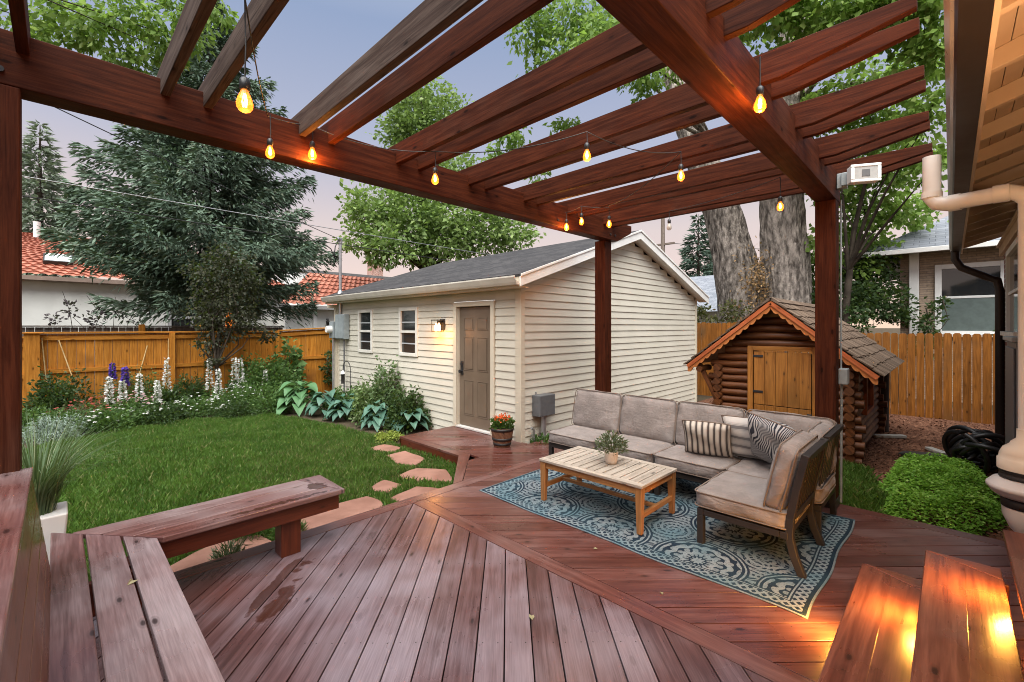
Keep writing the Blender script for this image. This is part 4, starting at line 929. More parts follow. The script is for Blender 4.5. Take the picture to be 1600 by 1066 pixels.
# ---------------------------------------------------------------- log playhouse
ph = thing('playhouse', 'small log playhouse with scalloped gable and shake roof', 'playhouse', (8.9, 1.85, -.16))
fx, bx_, py0, py1, pm = 7.55, 10.3, .97, 2.68, 1.875
we, ra = 1.16, 1.98
def log(mb, a, b, r=.058): 
    a, b = Vector(a), Vector(b); k = [a.lerp(b, t / 4) + Vector((random.uniform(-.004, .004),) * 3) for t in range(5)]; mb.tube(k, [r * random.uniform(.94, 1.05) for _ in k], 10)
dw0, dw1, dtop = 1.40, 2.17, 1.36
mb = MB(); z = -.10; i = 0
while z < 1.9:
    if z < we: y0, y1 = py0 - random.uniform(.07, .17), py1 + random.uniform(.07, .17)
    else: k = (z - we) / (ra - we); y0, y1 = py0 + (pm - py0) * k - .1, py1 - (py1 - pm) * k + .1
    if z < dtop + .03: log(mb, (fx, y0, z), (fx, dw0 - .05, z)); log(mb, (fx, dw1 + .05, z), (fx, y1, z))
    else: log(mb, (fx, y0, z), (fx, y1, z))
    if z < we: log(mb, (bx_, y0, z), (bx_, y1, z))
    z += .112; i += 1
z = -.045; i = 0
while z < we:
    if .45 < z < 1.0: log(mb, (fx - .14, py0, z), (8.35, py0, z)); log(mb, (9.15, py0, z), (bx_ + .14, py0, z))
    else: log(mb, (fx - random.uniform(.08, .17), py0, z), (bx_ + random.uniform(.08, .16), py0, z))
    log(mb, (fx - .14, py1, z), (bx_ + .14, py1, z)); z += .112; i += 1
mb.build('log_wall', LOG, ph)
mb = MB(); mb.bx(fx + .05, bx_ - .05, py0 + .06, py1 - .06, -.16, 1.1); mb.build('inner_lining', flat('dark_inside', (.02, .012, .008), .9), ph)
mb = MB(); xf = fx - .075; mb.bx(xf, xf + .05, dw0 - .075, dw0, -.1, dtop + .07, g=(0, 0, 1)); mb.bx(xf, xf + .05, dw1, dw1 + .075, -.1, dtop + .07, g=(0, 0, 1)); mb.bx(xf - .002, xf + .05, dw0 + .001, dw1 - .001, dtop, dtop + .07); mb.build('door_frame', PDOOR, ph, bevel=.004)
mb = MB()
for i in range(5): y = dw0 + .012 + i * (dw1 - dw0 - .024) / 5; mb.bx(xf + .012, xf + .035, y + .002, y + (dw1 - dw0 - .024) / 5 - .002, .545, dtop - .015, g=(0, 0, 1)); mb.bx(xf + .012, xf + .035, y + .002, y + (dw1 - dw0 - .024) / 5 - .002, -.08, .535, g=(0, 0, 1))
pd = mb.build('door', PDOOR, ph, bevel=.003)
for z in (1.26, .72, .40):
    mb = MB(); mb.bx(xf + .004, xf + .011, dw1 - .14, dw1 + .01, z, z + .035); mb.build('hinge', BLACKM, pd, bevel=.002)
mb = MB(); mb.bx(xf - .01, xf + .011, dw0 + .0, dw0 + .06, .42, .48); mb.build('latch', BLACKM, pd, bevel=.002)
mb = MB(); mb.bx(8.33, 8.39, py0 - .09, py0 - .02, .42, 1.02); mb.bx(9.11, 9.17, py0 - .09, py0 - .02, .42, 1.02); mb.bx(8.391, 9.109, py0 - .09, py0 - .02, .42, .47); mb.bx(8.391, 9.109, py0 - .09, py0 - .02, .97, 1.02)
pw_ = mb.build('window', plank('red_window_frame', (.24, .05, .02), (.34, .09, .035)), ph, bevel=.003); mb = MB(); mb.bx(8.391, 9.109, py0 - .05, py0 - .045, .471, .969); mb.build('pane', GLASS, pw_)
ex0, ex1, ey0, ey1, ez, az = 7.28, 10.7, .66, 3.10, 1.10, 2.10
mb = MB()
for sgn, eY in ((-1, ey0), (1, ey1)):
    L = math.hypot(eY - pm, az - ez); nrow = 9
    dn = Vector((0, eY - pm, ez - az)).normalized(); up = Vector((0, -dn.z * sgn * 1, abs(dn.y))); up = Vector((0, sgn * abs(dn.z), abs(dn.y))).normalized()
    for r in range(nrow):
        t0 = r / nrow * L; x = ex0 + random.uniform(-.02, .0)
        while x < ex1:
            w = random.uniform(.09, .20); x2 = min(x + w, ex1 + .02); t1 = min(t0 + L / nrow * 1.35 + random.uniform(-.015, .02), L + .05)
            a = Vector((0, pm, az)) + dn * t0 + up * .012; b = Vector((0, pm, az)) + dn * t1 + up * .034; th = up * random.uniform(.012, .02)
            c = [a + Vector((x, 0, 0)), a + Vector((x2 - .006, 0, 0)), b + Vector((x2 - .006, 0, 0)), b + Vector((x, 0, 0))]
            if sgn < 0: c = [c[1], c[0], c[3], c[2]]
            mb.hexa([p for p in c] + [p + th for p in c], dn); x = x2
    x = ex0 - .02
for k in range(24):
    x = ex0 + k * (ex1 - ex0) / 24
    for sgn in (-1, 1): mb.bar((x, pm + sgn * .055, az + .012), (x + .135, pm + sgn * .055, az + .012), .12, .014, (0, sgn * .6, .8))
mb.build('roof', SHAKE, ph)
mb = MB()
for sgn, eY in ((-1, ey0), (1, ey1)):
    mb.prism([(ex0 + .03, pm, az - .01), (ex0 + .03, eY, ez - .01), (ex0 + .03, eY, ez + .002), (ex0 + .03, pm, az + .002)], (ex1 - ex0 - .05, 0, 0), g=(1, 0, 0))
mb.build('roof_deck', plank('roof_planks', (.06, .03, .015), (.1, .05, .03)), ph)
for sgn, eY in ((-1, ey0), (1, ey1)):
    d = Vector((0, eY - pm, ez - az)); L = d.length; d.normalize(); dn = Vector((0, 0, -1))
    pts = [Vector((0, pm, az - .005)), Vector((0, eY, ez - .005))]
    low = []; ns = 13
    for i in range(ns * 5, -1, -1):
        t = i / (ns * 5); p = Vector((0, pm, az)).lerp(Vector((0, eY, ez)), t); low.append(p + dn * (.11 + .035 * abs(math.sin(t * ns * math.pi))))
    mb = MB(); mb.prism([(ex0 + .01, p.y, p.z) for p in pts + low], (.028, 0, 0), g=d); mb.build('bargeboard', BARGE, ph)
    mb = MB(); mb.bar((ex0 + .001, pm, az - .03), (ex0 + .001, eY, ez - .03), .022, .055, (0, 0, 1)); mb.build('roof_trim', plank('redwood_trim', (.30, .07, .02), (.42, .12, .04)), ph)
mb = MB(); log(mb, (ex0 + .04, py1 + .25, we - .12), (fx + .2, py1 + .25, we - .12), .05); mb.bar((fx - .08, py1 + .02, .55), (fx - .08, py1 + .30, 1.12), .06, .06); mb.build('brace', LOG, ph)
mb = MB(); log(mb, (10.45, .86, -.16), (10.45, .86, 1.0), .075); mb.build('back_post', flat('charred_post', (.03, .022, .018), .8), ph)

# ---------------------------------------------------------------- the house whose eave hangs at the right
hs = thing('house', 'brick house at the right edge with open eave and dark gutter', 'house', (4, -.6, -.2))
wy = -.60; hx1 = 10.5
def quad_wall(mb, ax, c, n0, n1, z0, z1, flip=False):
    P = (lambda n, z: (c, n, z)) if ax == 'x' else (lambda n, z: (n, c, z)); p = [P(n0, z0), P(n1, z0), P(n1, z1), P(n0, z1)]; uv = [(n0, z0), (n1, z0), (n1, z1), (n0, z1)]
    if flip: p, uv = p[::-1], uv[::-1]
    mb.face(p, uv)
mb = MB(); quad_wall(mb, 'y', wy, -4, hx1, -.2, 3.25, True); quad_wall(mb, 'x', hx1, wy, -5, -.2, 3.25, True); quad_wall(mb, 'x', -4, wy, -5, -.2, 3.25); mb.build('wall', REDBRICK, hs)
gz = 2.95; yg = .0
sz_ = lambda y: gz + .07 + (-.09 - y) * .36
mb = MB()
for i in range(6):
    ya, yb = -.139 - i * .08, -.139 - (i + 1) * .08 + .004
    mb.prism([(-4, ya, sz_(ya) + .10), (-4, yb, sz_(yb) + .10), (-4, yb, sz_(yb) + .118), (-4, ya, sz_(ya) + .118)], (hx1 + 4.2, 0, 0), g=(1, 0, 0))
mb.build('soffit_boards', SOFFIT, hs)
x = -.9
while x < hx1 + .2:
    mb = MB(); mb.prism([(x, -.14, sz_(-.14) + .0), (x, -.62, sz_(-.62) - .02), (x, -.62, sz_(-.62) + .099), (x, -.14, sz_(-.14) + .099)], (.05, 0, 0), g=(0, 1, 0)); mb.build('rafter_tail', SOFFIT, hs, bevel=.004); x += .61
mb = MB(); mb.bx(-4, hx1 + .2, -.598, -.555, 2.86, 3.10); mb.bx(-4, hx1 + .1, -.554, -.52, 2.99, 3.02); mb.build('frieze_board', SOFFIT, hs, bevel=.004)
mb = MB(); mb.bx(-4, hx1 + .2, -.138, -.118, gz - .0, gz + .17); mb.build('fascia', SOFFIT, hs)
mb = MB(); mb.prism([(-4, -.117, gz), (-4, -.02, gz), (-4, -.004, gz + .035), (-4, .012, gz + .10), (-4, .012, gz + .125), (-4, .0, gz + .125), (-4, -.008, gz + .05), (-4, -.117, gz + .04)], (hx1 + 4.15, 0, 0), g=(1, 0, 0)); mb.build('gutter', BROWNM, hs)
mb = MB(); mb.prism([(-4, -.012, gz + .02), (-4, .004, gz + .04), (-4, .022, gz + .10), (-4, .022, gz + .13), (-4, .0125, gz + .13), (-4, .0125, gz + .10)], (hx1 + 4.14, 0, 0), g=(1, 0, 0)); mb.build('gutter_face', GUTT, hs)
mb = MB(); uvL = 3.2
mb.face([(-4, .02, gz + .14), (hx1 + .2, .02, gz + .14), (hx1 + .2, -3.2, gz + 1.35), (-4, -3.2, gz + 1.35)], [(-4, 0), (hx1, 0), (hx1, uvL), (-4, uvL)]); mb.build('roof', SHING, hs)
mb = MB(); mb.tube([(10.35, -.05, gz + .02), (10.35, -.05, gz - .12), (10.35, -.12, gz - .26), (10.35, -.38, gz - .42), (10.35, -.52, gz - .50), (10.35, -.545, gz - .66), (10.35, -.545, .3), (10.35, -.545, -.16)], .055, 10); mb.build('downspout', BROWNM, hs)
WF = simple('cream_window_trim', (.60, .57, .50), (.70, .67, .60), 4, .45)
for x0, x1 in ((5.9, 6.9), (7.6, 9.4), (3.3, 5.2)):
    mb = MB(); mb.bx(x0, x0 + .08, wy - .03, wy + .05, 1.66, 2.78, g=(0, 0, 1)); mb.bx(x1 - .08, x1, wy - .03, wy + .05, 1.66, 2.78, g=(0, 0, 1)); mb.bx(x0 + .081, x1 - .081, wy - .03, wy + .05, 2.70, 2.78); mb.bx(x0 - .04, x1 + .04, wy - .03, wy + .10, 1.60, 1.659); mb.bx(x0 + .081, x1 - .081, wy - .02, wy + .03, 2.16, 2.20)
    w = mb.build('window', WF, hs, bevel=.004); mb = MB(); mb.bx(x0 + .08, x1 - .08, wy + .004, wy + .012, 1.66, 2.70); mb.build('pane', GLASS, w)
mb = MB(); mb.bx(1.4, 1.7, wy, wy + .02, 1.9, 2.2); 
pl = thing('assumed_porch_lantern', 'assumed warm porch lantern, out of view on the brick house wall above the stairs', 'lamp', (2.3, -.5, 2.2))  # assumed lamp out of view, added for the warm light on eave and sofa
mb = MB(); mb.bx(2.2, 2.4, -.598, -.58, 2.1, 2.45); mb.bx(2.22, 2.38, -.579, -.40, 2.40, 2.42); mb.build('bracket', DARKM, pl, bevel=.003); mb = MB(); mb.lathe((2.3, -.48, 2.14), [(0, 0), (.05, .01), (.07, .1), (.06, .2), (0, .25)], 14); mb.build('glass', flat('assumed_lantern_glass', (1, .8, .5), .4, emit=(1, .55, .2), es=8), pl)
ld = bpy.data.lights.new('assumed_porch_glow', 'POINT'); ld.energy = 27; ld.color = (1, .60, .32); ld.shadow_soft_size = .06; lo = bpy.data.objects.new('assumed_porch_glow', ld); C.objects.link(lo); lo.parent = pl; lo.location = (0, .15, -.02)
# grey cabinet on the wall
cb = thing('utility_cabinet', 'tall grey metal utility cabinet on the brick wall', 'cabinet', (5.6, -.48, .6))
mb = MB(); mb.bx(5.2, 6.0, -.598, -.36, .55, 1.60); mb.build('box', GREYD, cb, bevel=.012); mb = MB(); mb.bx(5.17, 6.03, -.598, -.335, 1.602, 1.64); mb.build('lid', GREYM, cb, bevel=.006); mb = MB(); mb.bx(5.24, 5.96, -.359, -.347, .6, 1.55); mb.build('door', GREYD, cb, bevel=.006)
for a_ in (5.3, 5.7): mb = MB(); mb.tube([(a_, -.5, .55), (a_, -.5, -.16)], .03, 8); mb.build('conduit', STEEL, cb)
# radon fan and vent pipe
rf = thing('radon_vent', 'cream vent fan with white pipe rising past the gutter', 'vent pipe', (4.34, -.36, -.16)); cx, cy = 4.36, -.36
mb = MB(); mb.lathe((cx, cy, 0), [(.058, 1.06), (.06, 1.0), (.085, .975), (.088, .962), (.12, .935), (.135, .90), (.138, .868), (.146, .865), (.146, .80)], 24); mb.build('upper_housing', CREAM, rf)
mb = MB(); mb.lathe((cx, cy, 0), [(.13, .803), (.138, .80), (.138, .785), (.132, .78), (.132, .765), (.138, .76), (.138, .745), (.13, .742)], 24); mb.lathe((cx, cy, 0), [(.12, .615), (.13, .61), (.13, .56), (.12, .557)], 24); mb.build('coupling', RUBBER, rf)
mb = MB(); mb.lathe((cx, cy, 0), [(.13, .741), (.165, .73), (.19, .70), (.196, .695), (.196, .675), (.19, .67), (.175, .645), (.15, .625), (.12, .616)], 28); mb.build('fan_body', simple('fan_grey', (.52, .51, .50), (.60, .59, .58), 5, .4), rf)
mb = MB(); mb.lathe((cx, cy, 0), [(.125, .556), (.122, .50), (.09, .42), (.06, .38), (.055, .36), (.055, -.16)], 24); mb.build('lower_housing', PVC, rf)
mb = MB(); mb.tube([(cx, cy, 1.05), (cx, cy, 2.52), (cx, cy + .03, 2.575), (cx, cy + .08, 2.60), (4.46, .02, 2.60), (4.47, .07, 2.615), (4.475, .10, 2.66), (4.475, .10, 2.96)], .052, 16); mb.build('pipe', PVC, rf)
for a_, b_ in (((cx, cy + .085, 2.60), (cx + .01, cy + .16, 2.60)), ((4.445, -.05, 2.60), (4.46, .01, 2.60)), ((4.475, .10, 2.66), (4.475, .10, 2.70))): mb = MB(); mb.tube([a_, b_], .059, 16); mb.build('collar', PVC, rf)
# coiled hoses, black tray and paver scraps
hz = thing('hose_coil', 'heap of coiled black hose against the brick wall', 'hose', (8.5, -.3, -.16)); mb = MB()
for i in range(13):
    r0 = random.uniform(.16, .36); a0 = random.uniform(0, 6.28); tl = R(random.uniform(25, 75)); az_ = random.uniform(-.8, .8) + math.pi / 2; cx_, cy_ = 8.35 + random.uniform(-.25, .3), -.22 + random.uniform(-.12, .1); pts = []
    for t in range(25):
        a = a0 + t / 24 * 5.9; p = Vector((r0 * math.cos(a), r0 * math.sin(a) * math.cos(tl), r0 * math.sin(a) * math.sin(tl))); p.rotate(Matrix.Rotation(az_, 3, 'Z')); pts.append((cx_ + p.x * 1.1, cy_ + p.y * .8, max(-.13, .12 + p.z * 1.0)))
    mb.tube(pts, .028, 8)
mb.build('coil', flat('black_hose', (.012, .012, .013), .45, .5), hz)
mb = MB(); mb.tube([(8.45, -.2, .34), (8.42, -.12, .38), (8.4, -.1, .30)], .03, 8); mb.build('fitting', STEEL, hz)
dt = MB(); dt.prism([(8.55, .55, -.15), (8.75, .50, -.15), (9.1, -.15, -.15), (8.9, -.18, -.15)], (0, 0, .05)); tag(dt.build('drain_extension', RUBBER, bevel=.015), 'flat black drain extension lying on the bark mulch', 'drain pipe')
for (x, y, w, d, an, lb) in ((8.2, .42, .30, .13, 12, 'grey concrete paver scrap lying on the mulch nearest the green ground cover'), (9.9, .75, .5, .10, -50, 'pale broken edging stone on the mulch beside the playhouse'), (9.2, .15, .35, .10, 35, 'grey paver scrap next to the black drain extension')):
    mb = MB(); ca, sa = math.cos(R(an)), math.sin(R(an)); mb.prism([(x + u * ca - v * sa, y + u * sa + v * ca, -.16) for u, v in ((-w / 2, -d / 2), (w / 2, -d / 2), (w / 2, d / 2), (-w / 2, d / 2))], (0, 0, .05)); tag(mb.build('paver', simple('concrete', (.26, .25, .23), (.36, .35, .32), 8, .85, .2, bump=.4), bevel=.01), lb, 'paver', 'paver scraps on the mulch')
# floodlight and small box on the right post
fl = thing('floodlight', 'white sensor floodlight on the top of the right post', 'floodlight', (5.25, .74, 3.1)); 
mb = MB(); mb.bx(5.14, 5.20, .69, .768, 3.02, 3.16); mb.bx(5.10, 5.139, .60, .73, 3.03, 3.15); mb.build('bracket', GREYM, fl, bevel=.006)
hd = MB(); hd.bx(-.04, .05, -.11, .11, -.075, .075); hd.bx(-.052, -.041, -.115, .115, -.08, -.055); hd.bx(-.052, -.041, -.115, .115, .055, .08); hd.bx(-.052, -.041, -.115, -.085, -.054, .054); hd.bx(-.052, -.041, .085, .115, -.054, .054)
def place(mb, loc, rz): 
    Mx = Matrix.Translation(loc) @ Matrix.Rotation(R(rz), 4, 'Z'); mb.v = [tuple(Mx @ Vector(v)) for v in mb.v]; return mb
place(hd, (5.07, .56, 3.09), 28).build('head', WHITE, fl, bevel=.006)
ln = MB(); ln.bx(-.046, -.0405, -.084, .084, -.054, .054); ln = place(ln, (5.07, .56, 3.09), 28).build('lens', flat('lamp_lens', (.42, .42, .40), .15, .6), fl); le = MB(); le.bx(-.05, -.0465, -.03, .03, -.03, .03); place(le, (5.07, .56, 3.09), 28).build('led', flat('led_chip', (.12, .12, .12), .4), ln)
ob = thing('outlet_box', 'small grey outlet box with conduit on the right post', 'electrical box', (5.30, .76, 1.2))
mb = MB(); mb.bx(5.25, 5.37, .70, .772, 1.17, 1.32); mb.build('box', GREYM, ob, bevel=.008); mb = MB(); mb.tube([(5.33, .755, 1.169), (5.335, .76, .6), (5.325, .76, .02)], .011, 8); mb.tube([(5.33, .76, 1.321), (5.32, .76, 2.2), (5.325, .76, 2.95)], .008, 8); mb.build('conduit', GREYM, ob)

# ---------------------------------------------------------------- neighbour houses
def tilemat():
    m = M('red_roof_tiles', .7, .3); u, v, _ = m.sep(m.co('UV')); w = (u * (6.283 / .30)).sin() * .5 + .5; c = (v / .36).fr(); n = m.noise(m.co('World'), 1.5, 4); n2 = m.noise(m.co('UV', (3.3, 2.8, 1)), 1, 0)
    col = m.mix(n.sm(.3, .7), (.33, .115, .075), (.46, .185, .125)); m.set('Base Color', m.val(col, n2 * .5 + .75)); m.bump(w + c * .7, 1, .05); return m.mat
TILE = tilemat()
def tiled(mb, p0, p1, p2, p3):
    """real barrel tiles on the quad p0-p1 (eave) p3-p2 (ridge)"""
    p0, p1, p2, p3 = map(Vector, (p0, p1, p2, p3)); L = (p1 - p0).length; H = ((p3 - p0).length + (p2 - p1).length) / 2; nn = (p1 - p0).cross(p3 - p0).normalized(); nu, nv = max(4, int(L / .3) * 6), max(2, int(H / .36))
    vs, uv, fs = [], [], []
    for j in range(nv):
        for s in (0, 1):
            v = (j + s) / nv
            for i in range(nu + 1):
                u = i / nu; p = p0.lerp(p1, u).lerp(p3.lerp(p2, u), v); vs.append(p + nn * (.05 * abs(math.sin(u * L / .3 * math.pi)) + (.045 if s == 0 else 0))); uv.append((u * L, v * H))
    for r in range(nv * 2 - 1):
        for i in range(nu): a = r * (nu + 1) + i; fs.append((a, a + 1, a + nu + 2, a + nu + 1))
    mb.poly(vs, fs, uvs=uv)
nh = thing('stucco_house', 'white stucco house with red tile roof behind the spruce', 'house', (3, 22, -.2))
mb = MB(); quad_wall(mb, 'y', 22, -7, 7.5, -.2, 3.45, False); quad_wall(mb, 'x', 7.5, 22, 31, -.2, 3.45); quad_wall(mb, 'x', -7, 22, 31, -.2, 3.45); mb.build('wall', STUCCO, nh)
mb = MB(); tiled(mb, (-7.4, 21.6, 3.42), (7.9, 21.6, 3.42), (4.2, 25.5, 5.35), (-.6, 25.5, 5.35)); tiled(mb, (-7.4, 30, 3.42), (-7.4, 21.6, 3.42), (-.6, 25.5, 5.35), (-2.6, 28, 5.35)); mb.build('roof', TILE, nh)
mb = MB(); mb.bx(-7.4, 7.9, 21.56, 21.62, 3.28, 3.42); mb.bx(-7.3, 7.8, 21.63, 22, 3.27, 3.29); mb.build('eave_board', simple('eave_dark', (.22, .16, .13), (.3, .22, .18), 3), nh)
sk = MB(); a, b = Vector((-.35, 22.45, 3.88)), Vector((0, 3.9, 1.93)).normalized(); nn = Vector((0, -1.93, 3.9)).normalized()
p = a + nn * .02; sk.prism([p, p + Vector((.75, 0, 0)), p + Vector((.75, 0, 0)) + b * .8, p + b * .8], nn * .14); skf = sk.build('skylight', DARKM, nh, bevel=.01); sk = MB(); p = a + nn * .162 + Vector((.04, 0, 0)) + b * .04; sk.prism([p, p + Vector((.67, 0, 0)), p + Vector((.67, 0, 0)) + b * .72, p + b * .72], nn * .008); sk.build('pane', flat('skylight_glass', (.62, .66, .70), .1, .6), skf)
mb = MB(); mb.tube([(-.55, 25, 5.0), (-.55, 25, 5.75)], .10, 10); mb.build('vent_pipe', WHITE, nh)
mb = MB()
for x in (3.10, 4.55): mb.bx(x - .06, x + .06, 21.9, 21.99, .3, 2.9, g=(0, 0, 1))
mb.bx(3.161, 4.489, 21.9, 21.99, 2.05, 2.15); mb.bx(3.78, 3.86, 21.9, 21.99, .3, 2.049); mb.bx(3.161, 4.489, 21.9, 21.99, 2.84, 2.9); wn_ = mb.build('window', simple('alu_frame', (.42, .42, .42), (.5, .5, .5), 3, .4), nh)
mb = MB(); mb.bx(3.161, 4.489, 21.95, 21.96, .3, 2.839); mb.build('pane', GLASS, wn_); mb = MB(); mb.bx(3.45, 3.85, 21.93, 21.948, 2.42, 2.66); mb.bx(3.95, 4.25, 21.93, 21.948, 1.72, 1.84); mb.build('lit_lamp', flat('lit_room_lamp', (1, .6, .2), .5, emit=(1, .42, .08), es=2.2), wn_)
mb = MB()
for i in range(22): x = 2.9 + i * .09; mb.bx(x, x + .012, 21.4, 21.415, 1.2, 2.0)
mb.bx(2.88, 4.85, 21.39, 21.425, 2.0, 2.03); mb.build('railing', DARKM, nh)
mb = MB(); mb.bx(5.0, 5.35, 21.9, 21.98, 1.4, 2.6); w3 = mb.build('window', flat('amber_blind', (.35, .07, .01), .5, emit=(1, .25, .02), es=.35), nh); mb = MB(); mb.bx(5.9, 6.35, 21.9, 21.98, 2.2, 3.3); mb.build('window', GLASS, nh); mb = MB()
for i in range(12): mb.bx(5.62, 5.88, 21.88, 21.97, 2.2 + i * .09, 2.27 + i * .09)
mb.build('shutter', WHITE, nh)
wg = thing('stucco_garage', 'stucco wing with dark red tile roof and white garage door', 'garage', (10, 21, -.2))
mb = MB(); quad_wall(mb, 'y', 20.5, 6.9, 16, -.2, 2.62, False); quad_wall(mb, 'x', 6.9, 20.5, 27, -.2, 2.62); mb.build('wall', STUCCO, wg)
mb = MB(); tiled(mb, (6.5, 20.1, 2.66), (16, 20.1, 2.66), (16, 22.4, 4.35), (8.6, 22.4, 4.35)); mb.build('roof', TILE, wg)
mb = MB(); mb.bx(6.5, 16, 20.05, 20.12, 2.5, 2.655); mb.bx(6.5, 16, 20.13, 20.5, 2.50, 2.52); mb.build('eave_board', simple('eave_grey', (.30, .29, .28), (.38, .37, .36), 3), wg)
mb = MB(); mb.bx(9.75, 16, 20.44, 20.49, -.2, 2.3)
for z in (.3, .85, 1.4, 1.95): mb.bx(9.76, 16, 20.425, 20.439, z, z + .02)
mb.build('garage_door', WHITE, wg)
for a_, b_ in ((9.6, 9.74), (8.05, 8.2)): m2 = MB(); m2.bx(a_, b_, 20.40, 20.495, -.2, 2.4, g=(0, 0, 1)); m2.build('door_trim', WHITE, wg)
mb = MB(); mb.bx(8.66, 8.70, 20.3, 20.49, 2.05, 2.1); mb.lathe((8.68, 20.34, 1.78), [(0, 0), (.06, .02), (.09, .16), (.10, .18), (.03, .25), (0, .27)], 10); mb.build('lantern', DARKM, wg)
fb = thing('flat_roof_building', 'white flat-roofed building with brick chimney in the distance', 'building', (20, 38, -.2))
mb = MB(); quad_wall(mb, 'y', 36, 13, 34, -.2, 6.1, False); quad_wall(mb, 'x', 13, 36, 46, -.2, 6.1); mb.face([(13, 36, 6.1), (34, 36, 6.1), (34, 46, 6.1), (13, 46, 6.1)]); mb.build('wall', WHITE, fb)
mb = MB(); mb.bx(12.9, 34.1, 35.9, 36.0, 6.0, 6.2); mb.build('roof_edge', simple('roof_edge_grey', (.12, .12, .12), (.18, .18, .18), 2), fb); mb = MB(); mb.bx(20.6, 21.7, 38.5, 39.5, 6.0, 7.75); mb.bx(20.5, 21.8, 38.4, 39.6, 7.752, 7.95); mb.build('chimney', REDBRICK, fb)
gh = thing('gable_house', 'far pale house with blue-grey gable roof behind the big trunk', 'house', (25, 9, -.2))
mb = MB(); quad_wall(mb, 'x', 21.2, 5.7, 12.6, -.2, 2.6, True); mb.face([(21.2, 5.7, 2.6), (21.2, 5.7, -.2), (30, 5.7, -.2), (30, 5.7, 2.6)]); mb.face([(21.2, 5.69, 2.6), (25.6, 5.69, 4.48), (30, 5.69, 2.6)]); mb.build('wall', STUCCO, gh)
mb = MB(); mb.face([(20.6, 5.0, 2.42), (25.6, 5.0, 4.6), (25.6, 13, 4.6), (20.6, 13, 2.42)][::-1], [(5, 0), (5, 5.4), (13, 5.4), (13, 0)][::-1]); mb.face([(30.6, 5.0, 2.42), (25.6, 5.0, 4.6), (25.6, 13, 4.6), (30.6, 13, 2.42)], [(5, 0), (5, 5.4), (13, 5.4), (13, 0)]); mb.build('roof', SHING2, gh)
mb = MB()
for xa in (20.6, 30.6): mb.prism([(xa, 4.97, 2.40), (25.6, 4.97, 4.58), (25.6, 4.97, 4.36), (xa, 4.97, 2.18)], (0, .06, 0))
mb.build('rake_board', WHITE, gh)
th = thing('tan_brick_house', 'tan brick bungalow with white window beyond the right fence', 'house', (17, -1, -.2))
mb = MB(); quad_wall(mb, 'x', 16.0, -4, .98, -.2, 3.95, True); quad_wall(mb, 'y', .98, 16, 24, -.2, 3.95, True); mb.build('wall', TANBRICK, th)
mb = MB(); ez_ = 3.70; P = [(15.3, 1.78, ez_), (15.3, -4.5, ez_), (19.5, -4.5, 6.0), (19.5, -1.8, 6.0)]; mb.face(P, [(0, 0), (6.3, 0), (6.3, 4.8), (3.6, 4.8)]); P2 = [(24, 1.78, ez_), (15.3, 1.78, ez_), (19.5, -1.8, 6.0), (24, -1.8, 6.0)]; mb.face(P2, [(0, 0), (8.7, 0), (4.5, 5), (0, 5)]); mb.build('roof', SHING2, th)
mb = MB(); mb.bx(15.22, 15.3, -4.5, 1.86, ez_ - .10, ez_ + .02); mb.bx(15.301, 24, 1.78, 1.86, ez_ - .10, ez_ + .02); mb.build('gutter', WHITE, th, bevel=.01); mb = MB(); mb.face([(15.3, 1.78, ez_ - .09), (15.3, -4.5, ez_ - .09), (16, -4.5, ez_ + .02), (16, .98, ez_ + .02)][::-1]); mb.face([(15.3, 1.78, ez_ - .09), (16, .98, ez_ + .02), (24, .98, ez_ + .02), (24, 1.78, ez_ - .09)][::-1]); mb.build('soffit', simple('grey_soffit', (.22, .23, .24), (.3, .31, .32), 2), th)
mb = MB(); mb.bx(15.86, 15.985, .60, .80, 1.0, 3.72, g=(0, 0, 1)); mb.build('downspout', WHITE, th, bevel=.02)
mb = MB(); y0, y1, z0, z1 = -.98, .30, 1.55, 3.32
mb.bx(15.92, 16.02, y0, y0 + .13, z0, z1, g=(0, 0, 1)); mb.bx(15.92, 16.02, y1 - .13, y1, z0, z1, g=(0, 0, 1)); mb.bx(15.921, 16.02, y0 + .131, y1 - .131, z1 - .12, z1 - .001); mb.bx(15.88, 16.02, y0 - .05, y1 + .05, z0 - .08, z0 - .001); mb.bx(15.921, 16.02, y0 + .131, y1 - .131, z0, z0 + .07); mb.bx(15.94, 16.02, y0 + .131, y1 - .131, 2.44, 2.50); w = mb.build('window', WHITE, th, bevel=.006)
mb = MB(); mb.bx(15.965, 15.975, y0 + .13, y1 - .13, 2.50, z1 - .12); mb.build('pane', GLASS, w); mb = MB(); mb.bx(15.955, 15.962, y0 + .13, y1 - .13, z0 + .07, 2.44); mb.build('screen', flat('window_screen', (.10, .13, .12), .6), w)
